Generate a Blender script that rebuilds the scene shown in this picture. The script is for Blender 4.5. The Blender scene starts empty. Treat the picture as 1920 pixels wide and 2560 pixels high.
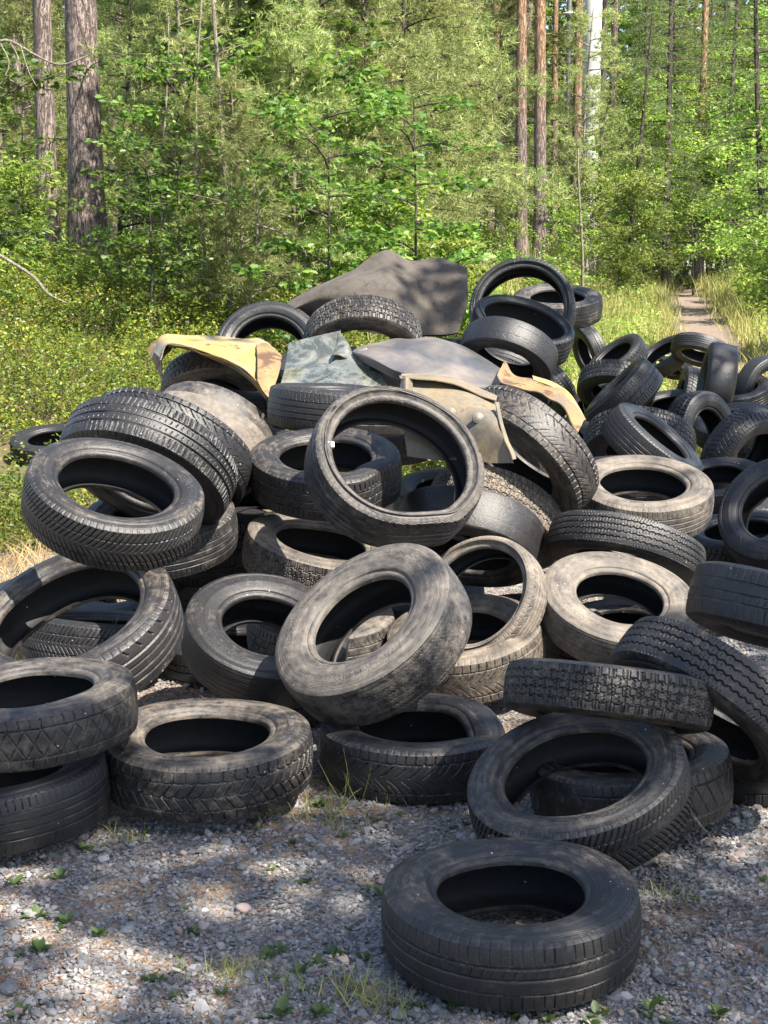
import bpy, math, random
import numpy as np
from mathutils import Matrix, Vector
random.seed(7); rng = np.random.default_rng(7)
R_ = math.radians
sc = bpy.context.scene
COL = sc.collection

# ------------------------------------------------------------------ camera
F, PIT, HC, S = 3750.0, R_(8.5), 1.5, 1920 / 1659.0
FW = np.array([0, math.cos(PIT), -math.sin(PIT)]); UP = np.array([0, math.sin(PIT), math.cos(PIT)]); RT = np.array([1., 0, 0])
CAM = np.array([0, 0, HC])
def at(x, y, d):                      # a point seen at (x, y) of a 1659 px wide view, d metres deep
    return CAM + d * (FW + (x * S - 960) / F * RT - (y * S - 1280) / F * UP)
cd = bpy.data.cameras.new('camera'); cam = bpy.data.objects.new('camera', cd); COL.objects.link(cam)
cam.location = CAM; cam.rotation_euler = (R_(90) - PIT, 0, 0)
cd.sensor_fit = 'VERTICAL'; cd.sensor_height = 24; cd.lens = 24 * F / 2560; cd.clip_end = 2000; cd.clip_start = .05
sc.camera = cam

# ------------------------------------------------------------------ light
SUN = np.array([0.44, -0.40, 0.80]); SUN = SUN / np.linalg.norm(SUN)
elev = math.asin(SUN[2]); azim = math.atan2(SUN[0], SUN[1])
w = bpy.data.worlds.new('World'); sc.world = w; w.use_nodes = True
nt = w.node_tree; bg = nt.nodes['Background']
sky = nt.nodes.new('ShaderNodeTexSky'); sky.sky_type = 'NISHITA'; sky.sun_disc = False
sky.sun_elevation = elev; sky.sun_rotation = azim; sky.air_density = 1.0; sky.dust_density = 1.5; sky.ozone_density = 1.0
nt.links.new(sky.outputs[0], bg.inputs[0]); bg.inputs[1].default_value = 0.098
sl = bpy.data.lights.new('sun', 'SUN'); sl.energy = 5.0; sl.angle = R_(0.55); sl.color = (1.0, .93, .82)
so = bpy.data.objects.new('sun', sl); COL.objects.link(so)
so.rotation_euler = Vector(SUN).to_track_quat('Z', 'Y').to_euler(); so.location = (6, -6, 12)
sc.view_settings.view_transform = 'Standard'; sc.view_settings.look = 'None'
sc.view_settings.exposure = 1.8; sc.view_settings.gamma = 1
sc.cycles.max_bounces = 8; sc.cycles.transparent_max_bounces = 12

# ------------------------------------------------------------------ helpers
def tag(o, label=None, cat=None, group=None, kind=None):
    if label: o['label'] = label
    if cat: o['category'] = cat
    if group: o['group'] = group
    if kind: o['kind'] = kind
    return o
def obj(name, me, parent=None, mat=None):
    o = bpy.data.objects.new(name, me); COL.objects.link(o)
    if parent: o.parent = parent
    if mat and me and not me.materials: me.materials.append(mat)
    return o
def empty(name, loc=(0, 0, 0), rz=0):
    o = bpy.data.objects.new(name, None); COL.objects.link(o); o.location = loc; o.rotation_euler = (0, 0, rz)
    o.empty_display_size = .1
    return o
def mesh(name, V, Fc, smooth=True, mat=None, midx=None):
    """V (n,3); Fc (m,k) int array, or list of such arrays"""
    if isinstance(Fc, np.ndarray): Fc = [Fc]
    me = bpy.data.meshes.new(name)
    V = np.asarray(V, dtype=np.float32); me.vertices.add(len(V)); me.vertices.foreach_set('co', V.ravel())
    nl = sum(f.size for f in Fc); npoly = sum(len(f) for f in Fc)
    me.loops.add(nl); me.polygons.add(npoly)
    me.loops.foreach_set('vertex_index', np.concatenate([f.ravel() for f in Fc]).astype(np.int32))
    tot = np.concatenate([np.full(len(f), f.shape[1]) for f in Fc]).astype(np.int32)
    st = np.concatenate([[0], np.cumsum(tot)[:-1]]).astype(np.int32)
    me.polygons.foreach_set('loop_start', st)
    me.polygons.foreach_set('use_smooth', np.full(npoly, smooth, dtype=bool))
    if midx is not None: me.polygons.foreach_set('material_index', midx.astype(np.int32))
    me.update(calc_edges=True); me.validate()
    for m in (mat if isinstance(mat, (list, tuple)) else [mat]):
        if m: me.materials.append(m)
    return me
def grid_faces(nu, nv, wrap_u=False, off=0):
    """vertices indexed u*nv+v"""
    U = nu if wrap_u else nu - 1
    u, v = np.meshgrid(np.arange(U), np.arange(nv - 1), indexing='ij')
    u2 = (u + 1) % nu
    return np.stack([u * nv + v, u2 * nv + v, u2 * nv + v + 1, u * nv + v + 1], -1).reshape(-1, 4) + off
class Acc:
    def __init__(s): s.V = []; s.F = {}; s.n = 0
    def add(s, V, Fa):
        V = np.asarray(V, float)
        for f in (Fa if isinstance(Fa, list) else [Fa]):
            s.F.setdefault(f.shape[1], []).append(f + s.n)
        s.V.append(V); s.n += len(V)
    def build(s, name, smooth=True, mat=None):
        return mesh(name, np.concatenate(s.V), [np.concatenate(f) for f in s.F.values()], smooth, mat)
def tube(acc, P, rad, k=6, cap=True):
    P = np.asarray(P, float); n = len(P); rad = np.broadcast_to(rad, n)
    T = np.gradient(P, axis=0); T /= np.linalg.norm(T, axis=1)[:, None] + 1e-9
    a = np.cross(T, [0.31, .17, .93]); b0 = np.linalg.norm(a, axis=1)
    a[b0 < .2] = np.cross(T[b0 < .2], [1, 0.1, 0]); a /= np.linalg.norm(a, axis=1)[:, None]; b = np.cross(T, a)
    th = np.linspace(0, 2 * np.pi, k, endpoint=False)
    V = P[:, None] + rad[:, None, None] * (np.cos(th)[None, :, None] * a[:, None] + np.sin(th)[None, :, None] * b[:, None])
    V = V.reshape(-1, 3)
    i, j = np.meshgrid(np.arange(n - 1), np.arange(k), indexing='ij'); j2 = (j + 1) % k
    f = np.stack([i * k + j, i * k + j2, (i + 1) * k + j2, (i + 1) * k + j], -1).reshape(-1, 4)
    acc.add(V, f)
def rotmats(ax, ay, az):
    """euler arrays -> (n,3,3)"""
    cx, sx, cy, sy, cz, sz = np.cos(ax), np.sin(ax), np.cos(ay), np.sin(ay), np.cos(az), np.sin(az)
    o = np.zeros_like(cx); l = o + 1
    X = np.stack([l, o, o, o, cx, -sx, o, sx, cx], -1).reshape(-1, 3, 3)
    Y = np.stack([cy, o, sy, o, l, o, -sy, o, cy], -1).reshape(-1, 3, 3)
    Z = np.stack([cz, -sz, o, sz, cz, o, o, o, l], -1).reshape(-1, 3, 3)
    return Z @ Y @ X
def frames(D, roll=None, r=None):
    """orthonormal frames whose x axis is D"""
    r = r or rng
    D = D / (np.linalg.norm(D, axis=1)[:, None] + 1e-9)
    z = np.tile([0, 0, 1.], (len(D), 1)); y = np.cross(z, D); ny = np.linalg.norm(y, axis=1)
    y[ny < .05] = [0, 1, 0]; y /= np.linalg.norm(y, axis=1)[:, None]; z = np.cross(D, y)
    if roll is not None:
        c, s = np.cos(roll)[:, None], np.sin(roll)[:, None]; y, z = c * y + s * z, -s * y + c * z
    return np.stack([D, y, z], -1)
def scatter(tv, tf, P, M, s):
    """copies of template (tv, tf) at P with matrices M, scales s -> V, F"""
    n, k = len(P), len(tv); s = np.asarray(s)
    if s.ndim == 1: s = s[:, None]
    V = np.einsum('nij,nkj->nki', M, tv[None] * s[:, None, :] if s.shape[1] == 3 else tv[None] * s[:, None]) + P[:, None]
    Fc = tf[None] + (np.arange(n) * k)[:, None, None]
    return V.reshape(-1, 3), Fc.reshape(-1, tf.shape[1])
def sstep(x): x = np.clip(x, 0, 1); return x * x * (3 - 2 * x)

# ------------------------------------------------------------------ node helpers
class NT:
    def __init__(s, name):
        s.m = bpy.data.materials.new(name); s.m.use_nodes = True; s.t = s.m.node_tree
        s.b = s.t.nodes['Principled BSDF']; s.out = s.t.nodes['Material Output']
    def n(s, t, **k):
        o = s.t.nodes.new(t)
        for a, v in k.items(): setattr(o, a, v)
        return o
    def l(s, a, b): s.t.links.new(a, b)
    def put(s, i, v):
        if hasattr(v, 'is_linked') or isinstance(v, bpy.types.NodeSocket): s.l(v, i)
        else: i.default_value = v
    def math(s, op, a, b=0., c=None, clamp=False):
        o = s.n('ShaderNodeMath', operation=op, use_clamp=clamp); s.put(o.inputs[0], a); s.put(o.inputs[1], b)
        if c is not None: s.put(o.inputs[2], c)
        return o.outputs[0]
    def mix(s, f, a, b):
        o = s.n('ShaderNodeMix', data_type='RGBA'); s.put(o.inputs[0], f); s.put(o.inputs[6], a); s.put(o.inputs[7], b)
        return o.outputs[2]
    def noise(s, vec, scale, det=4, rough=.55, dist=0.):
        o = s.n('ShaderNodeTexNoise'); o.inputs['Scale'].default_value = scale; o.inputs['Detail'].default_value = det
        o.inputs['Roughness'].default_value = rough; o.inputs['Distortion'].default_value = dist
        if vec is not None: s.l(vec, o.inputs['Vector'])
        return o.outputs[0]
    def ramp(s, f, stops):
        o = s.n('ShaderNodeValToRGB'); e = o.color_ramp.elements
        while len(e) < len(stops): e.new(.5)
        for q, (p, c) in zip(e, stops): q.position = p; q.color = (*c, 1) if len(c) == 3 else c
        s.l(f, o.inputs[0]); return o.outputs[0]
    def rng(s, f, a, b, c=0., d=1.):
        o = s.n('ShaderNodeMapRange'); s.put(o.inputs[0], f)
        for i, v in zip((1, 2, 3, 4), (a, b, c, d)): o.inputs[i].default_value = v
        return o.outputs[0]
    def bump(s, h, strength, dist):
        o = s.n('ShaderNodeBump'); o.inputs['Strength'].default_value = strength; o.inputs['Distance'].default_value = dist
        s.l(h, o.inputs['Height']); s.l(o.outputs[0], s.b.inputs['Normal']); return o.outputs[0]
def c3(*v): return (*v, 1)

def rubber(name, inner=False, tread=False):
    N = NT(name); tc = N.n('ShaderNodeTexCoord'); oi = N.n('ShaderNodeObjectInfo')
    sp = N.n('ShaderNodeSeparateXYZ'); N.l(tc.outputs['Object'], sp.inputs[0])
    cc = N.n('ShaderNodeSeparateColor'); N.l(oi.outputs['Color'], cc.inputs[0])
    x, y, z = sp.outputs; dust, r1, r2 = cc.outputs
    rho = N.math('SQRT', N.math('ADD', N.math('MULTIPLY', x, x), N.math('MULTIPLY', y, y)))
    # streaks that run round the sidewall
    cb = N.n('ShaderNodeCombineXYZ')
    N.l(N.math('MULTIPLY_ADD', N.math('DIVIDE', x, rho), 1.1, N.math('MULTIPLY', r1, 31.)), cb.inputs[0])
    N.l(N.math('MULTIPLY_ADD', N.math('DIVIDE', y, rho), 1.1, N.math('MULTIPLY', r2, 17.)), cb.inputs[1])
    N.l(N.math('MULTIPLY_ADD', rho, 38., N.math('MULTIPLY', z, 14.)), cb.inputs[2])
    streak = N.noise(cb.outputs[0], 1.9, 6, .66)
    off = N.n('ShaderNodeVectorMath', operation='ADD'); N.l(tc.outputs['Object'], off.inputs[0])
    co = N.n('ShaderNodeCombineXYZ'); N.l(N.math('MULTIPLY', r1, 13.), co.inputs[0]); N.l(N.math('MULTIPLY', r2, 29.), co.inputs[1]); N.l(off.inputs[1], co.outputs[0]) if False else N.l(co.outputs[0], off.inputs[1])
    P = off.outputs[0]
    big = N.noise(P, 6.5, 9, .68, .8); mid = N.noise(P, 34., 7, .72); fine = N.noise(P, 240., 3, .6)
    m = N.math('ADD', N.math('MULTIPLY', big, .30), N.math('ADD', N.math('MULTIPLY', streak, .42 if not tread else .18), N.math('MULTIPLY', mid, .36 if not tread else .58)))
    thr = N.math('MULTIPLY_ADD', dust, -.46 if not inner else -.15, .955 if tread else .905)
    mask = N.math('SUBTRACT', m, thr)
    mask = N.rng(mask, -.13, .16)
    mask = N.math('MULTIPLY', mask, N.rng(fine, .2, .75, .62, 1.))
    base = N.ramp(mid, [(.3, (.006, .0063, .0075)), (.7, (.015, .0155, .018))]) if not inner else N.ramp(mid, [(.3, (.005, .005, .006)), (.7, (.011, .011, .012))])
    dcol = N.mix(N.rng(big, .35, .65), c3(.115, .090, .066), c3(.30, .242, .178))
    dcol = N.mix(N.math('MULTIPLY', r2, .6), dcol, c3(.175, .162, .148))
    if inner: dcol = c3(.06, .05, .042)
    colr = N.mix(N.math('MULTIPLY', mask, .92), base, dcol)
    # film of dust over everything
    colr = N.mix(N.math('MULTIPLY', dust, .075 if not inner else .02), colr, dcol)
    if tread:
        at_ = N.n('ShaderNodeAttribute', attribute_name='groove'); g = at_.outputs['Fac']
        colr = N.mix(N.math('MULTIPLY', N.math('MULTIPLY', g, N.rng(mid, .5, .66)), N.math('MULTIPLY', r1, .55)), colr, c3(.2, .165, .13))
    # light specks: bird lime, grit, cobweb
    vor = N.n('ShaderNodeTexVoronoi'); vor.inputs['Scale'].default_value = 34.; N.l(P, vor.inputs['Vector'])
    sp_ = N.math('LESS_THAN', vor.outputs['Distance'], .085)
    vc = N.n('ShaderNodeSeparateColor'); N.l(vor.outputs['Color'], vc.inputs[0])
    sp_ = N.math('MULTIPLY', sp_, N.math('GREATER_THAN', vc.outputs[0], .93 if not inner else .9))
    colr = N.mix(N.math('MULTIPLY', sp_, .8), colr, c3(.5, .47, .42))
    N.l(colr, N.b.inputs['Base Color'])
    N.l(N.rng(mask, 0, 1, .44 if not inner else .7, .92), N.b.inputs['Roughness']); N.b.inputs['Specular IOR Level'].default_value = .45
    ext = 0.
    if not tread and not inner:
        rib = N.math('SINE', N.math('MULTIPLY', rho, 1500.)); band1 = N.math('MULTIPLY', N.math('GREATER_THAN', rho, .274), N.math('LESS_THAN', rho, .286))
        ang = N.math('ARCTAN2', y, x); c2 = N.n('ShaderNodeCombineXYZ'); N.l(N.math('MULTIPLY_ADD', ang, 17., N.math('MULTIPLY', r1, 40.)), c2.inputs[0]); N.l(N.math('MULTIPLY', rho, 70.), c2.inputs[1]); N.l(r2, c2.inputs[2])
        v2 = N.n('ShaderNodeTexVoronoi', feature='DISTANCE_TO_EDGE', distance='EUCLIDEAN'); v2.inputs['Scale'].default_value = 1.; N.l(c2.outputs[0], v2.inputs['Vector'])
        gate = N.math('GREATER_THAN', N.math('SINE', N.math('MULTIPLY_ADD', ang, 3., N.math('MULTIPLY', r2, 20.))), .15)
        mk = N.math('MULTIPLY', N.math('MULTIPLY', N.rng(v2.outputs['Distance'], .10, .16, 1., 0.), gate), N.math('MULTIPLY', N.math('GREATER_THAN', rho, .236), N.math('LESS_THAN', rho, .262)))
        ext = N.math('ADD', N.math('MULTIPLY', N.math('MULTIPLY', rib, band1), .35), N.math('MULTIPLY', mk, .8))
    h = N.math('ADD', N.math('ADD', N.math('MULTIPLY', fine, .5), ext), N.math('ADD', N.math('MULTIPLY', mid, .7), N.math('MULTIPLY', streak, .5 if not tread else .1)))
    N.bump(h, .7, .0035)
    return N.m
M_SIDE = rubber('sidewall_rubber'); M_TREAD = rubber('tread_rubber', tread=True); M_IN = rubber('liner_rubber', inner=True)

def leafmat(name, c1, c2, c3_, trans=.4, rough=.45, big=.6):
    N = NT(name); g = N.n('ShaderNodeNewGeometry'); oi = N.n('ShaderNodeObjectInfo')
    r = g.outputs['Random Per Island']
    nz = N.noise(g.outputs['Position'], big, 3)
    base = N.ramp(r, [(0., c1), (.55, c2), (1., c3_)])
    base = N.mix(N.rng(nz, .35, .65), base, N.mix(.55, base, c3(c1[0] * .7, c1[1] * .7, c1[2] * .8)))
    hs = N.n('ShaderNodeHueSaturation'); N.l(base, hs.inputs['Color'])
    N.l(N.math('MULTIPLY_ADD', oi.outputs['Random'], .03, .485), hs.inputs['Hue'])
    N.l(N.math('MULTIPLY_ADD', oi.outputs['Random'], .75, .70), hs.inputs['Value'])
    base = hs.outputs[0]
    N.l(base, N.b.inputs['Base Color']); N.b.inputs['Roughness'].default_value = rough; N.b.inputs['Specular IOR Level'].default_value = .4
    tr = N.n('ShaderNodeBsdfTranslucent'); h2 = N.n('ShaderNodeHueSaturation'); N.l(base, h2.inputs['Color'])
    h2.inputs['Hue'].default_value = .485; h2.inputs['Value'].default_value = 1.5; N.l(h2.outputs[0], tr.inputs['Color'])
    mx = N.n('ShaderNodeMixShader'); mx.inputs[0].default_value = trans
    N.l(N.b.outputs[0], mx.inputs[1]); N.l(tr.outputs[0], mx.inputs[2]); N.l(mx.outputs[0], N.out.inputs['Surface'])
    return N.m
M_OAK = leafmat('oak_leaves', (.05, .115, .016), (.10, .20, .028), (.23, .33, .065), .42)
M_PINE = leafmat('pine_needles', (.11, .155, .045), (.24, .29, .09), (.46, .44, .18), .42, .5)
M_BIRCH = leafmat('birch_leaves', (.08, .155, .02), (.18, .29, .04), (.40, .48, .13), .5, .4)
M_SPRUCE = leafmat('spruce_needles', (.07, .115, .035), (.12, .18, .045), (.20, .27, .07), .35, .5)
M_BILB = leafmat('bilberry_leaves', (.05, .10, .014), (.14, .21, .028), (.42, .42, .06), .45, .4, 1.4)
M_BILR = leafmat('bilberry_red', (.12, .10, .03), (.2, .11, .04), (.22, .16, .05), .4, .5)
M_GRASS = leafmat('grass_blades', (.18, .21, .05), (.32, .32, .09), (.50, .44, .19), .35, .6)
M_DRY = leafmat('dry_grass', (.30, .22, .10), (.42, .32, .15), (.5, .4, .2), .25, .7)
M_WEED = leafmat('weed_leaves', (.06, .10, .03), (.09, .15, .04), (.14, .20, .06), .35, .45)
M_LITTER = leafmat('needle_litter', (.13, .07, .035), (.24, .14, .07), (.38, .26, .15), .1, .8)

def bark(name, lo, hi, zlo, zhi, sc_=1.):
    N = NT(name); tc = N.n('ShaderNodeTexCoord'); sp = N.n('ShaderNodeSeparateXYZ'); N.l(tc.outputs['Object'], sp.inputs[0])
    mp = N.n('ShaderNodeMapping'); mp.inputs['Scale'].default_value = (1, 1, .2); N.l(tc.outputs['Object'], mp.inputs[0])
    v = N.n('ShaderNodeTexVoronoi', feature='DISTANCE_TO_EDGE'); v.inputs['Scale'].default_value = 17 * sc_; v.inputs['Randomness'].default_value = 1
    nz = N.noise(mp.outputs[0], 20 * sc_, 5, .6)
    add = N.n('ShaderNodeMixRGB'); add.inputs[0].default_value = .22; N.l(mp.outputs[0], add.inputs[1]); N.l(nz, add.inputs[2]); N.l(add.outputs[0], v.inputs['Vector'])
    crack = N.rng(v.outputs['Distance'], 0., .16)
    f = N.rng(N.math('MULTIPLY_ADD', nz, 2.5, sp.outputs[2]), zlo + 1.25, zhi + 1.25)
    colr = N.mix(f, c3(*lo), c3(*hi))
    colr = N.mix(N.rng(nz, .3, .7), N.mix(.45, colr, c3(.03, .022, .018)), colr)
    colr = N.mix(crack, N.mix(.72, colr, c3(.02, .014, .012)), colr)
    N.l(colr, N.b.inputs['Base Color']); N.b.inputs['Roughness'].default_value = .9
    N.bump(N.math('ADD', crack, N.math('MULTIPLY', nz, .6)), .9, .03 / sc_)
    return N.m
M_BARK = bark('pine_bark_grey', (.29, .225, .195), (.33, .24, .20), 5, 9)
M_BARKO = bark('pine_bark_orange', (.26, .20, .17), (.46, .27, .15), 3.2, 6.2)
M_BARKS = bark('sapling_bark', (.46, .40, .29), (.48, .42, .31), 2, 4, 3.)
M_BARKD = bark('dark_bark', (.13, .105, .085), (.14, .11, .09), 2, 4, 1.6)
M_BARKW = bark('birch_bark', (.62, .60, .56), (.62, .6, .56), 2, 4, 1.2)

def paint(name, c, rust, rough=.5, rs=.5, dirt=(.2, .16, .11), coat=0., scale=6., metal=0.):
    N = NT(name); tc = N.n('ShaderNodeTexCoord'); P = tc.outputs['Object']
    a = N.noise(P, scale, 6, .65, .5); b = N.noise(P, scale * 7, 5, .7); d = N.noise(P, scale * .5, 4, .6, 1.)
    colr = N.mix(N.rng(d, .42, .64), c3(*c), c3(*dirt))
    colr = N.mix(N.rng(b, .45, .75, 0., .5), colr, c3(dirt[0] * .5, dirt[1] * .5, dirt[2] * .5))
    rm = N.rng(N.math('ADD', a, N.math('MULTIPLY', b, .3)), .92 - rs * .3, 1.0 - rs * .3)
    colr = N.mix(rm, colr, c3(*rust))
    N.l(colr, N.b.inputs['Base Color']); N.l(N.rng(a, .3, .7, rough, min(1, rough + .3)), N.b.inputs['Roughness'])
    N.b.inputs['Metallic'].default_value = metal
    N.bump(N.math('ADD', a, N.math('MULTIPLY', b, .4)), .5, .008)
    return N.m
M_YEL = paint('faded_yellow_paint', (.36, .235, .06), (.10, .04, .016), .36, .55, (.20, .185, .125))
M_YEL2 = paint('rusty_yellow_paint', (.21, .14, .055), (.08, .04, .02), .5, .8, (.13, .10, .065))
M_PANEL = paint('dirty_primer_metal', (.175, .135, .085), (.07, .045, .028), .5, .5, (.105, .098, .08))
M_HOOD = paint('dusty_grey_bodywork', (.05, .053, .06), (.09, .065, .05), .30, .4, (.165, .14, .12), scale=3.5)
M_CARPET = paint('brown_carpet_felt', (.07, .06, .05), (.04, .033, .027), .95, .7, (.045, .036, .03), scale=16)
M_WHITE = paint('white_painted_steel', (.62, .61, .58), (.4, .4, .38), .5, 0., (.46, .46, .45), scale=3.)
M_BLACK = paint('black_steel', (.03, .03, .032), (.05, .04, .03), .5, .1, (.05, .05, .05))
def glassmat():
    N = NT('cracked_windscreen_glass'); tc = N.n('ShaderNodeTexCoord'); P = tc.outputs['Object']
    v = N.n('ShaderNodeTexVoronoi', feature='DISTANCE_TO_EDGE'); v.inputs['Scale'].default_value = 5; N.l(P, v.inputs['Vector'])
    cr = N.rng(v.outputs['Distance'], 0., .006, 1., 0.); d = N.noise(P, 7, 5, .6, .6)
    pass; N.b.inputs['Roughness'].default_value = .06
    N.b.inputs['Specular IOR Level'].default_value = 1.0; N.b.inputs['Coat Weight'].default_value = .8; N.b.inputs['Coat Roughness'].default_value = .04
    colr = N.mix(N.rng(d, .45, .7), c3(.05, .056, .046), c3(.17, .16, .125)); colr = N.mix(N.rng(N.noise(P, 5., 8, .75, 2.), .485, .5, 0., .12), colr, c3(.5, .53, .5))
    N.l(colr, N.b.inputs['Base Color']); N.l(N.rng(d, .5, .7, .02, .22), N.b.inputs['Roughness'])
    tr = N.n('ShaderNodeBsdfTransparent'); tr.inputs[0].default_value = c3(.75, .85, .8)
    mx = N.n('ShaderNodeMixShader'); N.l(N.rng(d,   .4, .6, .85, .97), mx.inputs[0]); N.l(tr.outputs[0], mx.inputs[1]); N.l(N.b.outputs[0], mx.inputs[2])
    N.l(mx.outputs[0], N.out.inputs['Surface']); N.bump(N.noise(P, 3., 2), .12, .02)
    return N.m
M_GLASS = glassmat()
def stonemat(name, stops):
    N = NT(name); g = N.n('ShaderNodeNewGeometry'); r = g.outputs['Random Per Island']
    nz = N.noise(g.outputs['Position'], 140, 3, .6)
    colr = N.ramp(r, stops); colr = N.mix(N.rng(nz, .3, .7, 0., .35), colr, c3(.30, .28, .26))
    N.l(colr, N.b.inputs['Base Color']); N.b.inputs['Roughness'].default_value = .85; N.bump(nz, .4, .003)
    return N.m
M_STONE = stonemat('gravel_stone', [(0, (.05, .052, .055)), (.35, (.096, .099, .104)), (.68, (.158, .161, .167)), (.86, (.22, .215, .215)), (.95, (.24, .165, .13)), (1, (.38, .36, .34))])
M_ROCK = stonemat('pink_rock', [(0, (.32, .22, .19)), (1, (.36, .26, .23))])
M_WHITEST = paint('sun_bleached_sticker', (.75, .75, .76), (.6, .6, .6), .5, 0., (.62, .62, .63))

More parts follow.
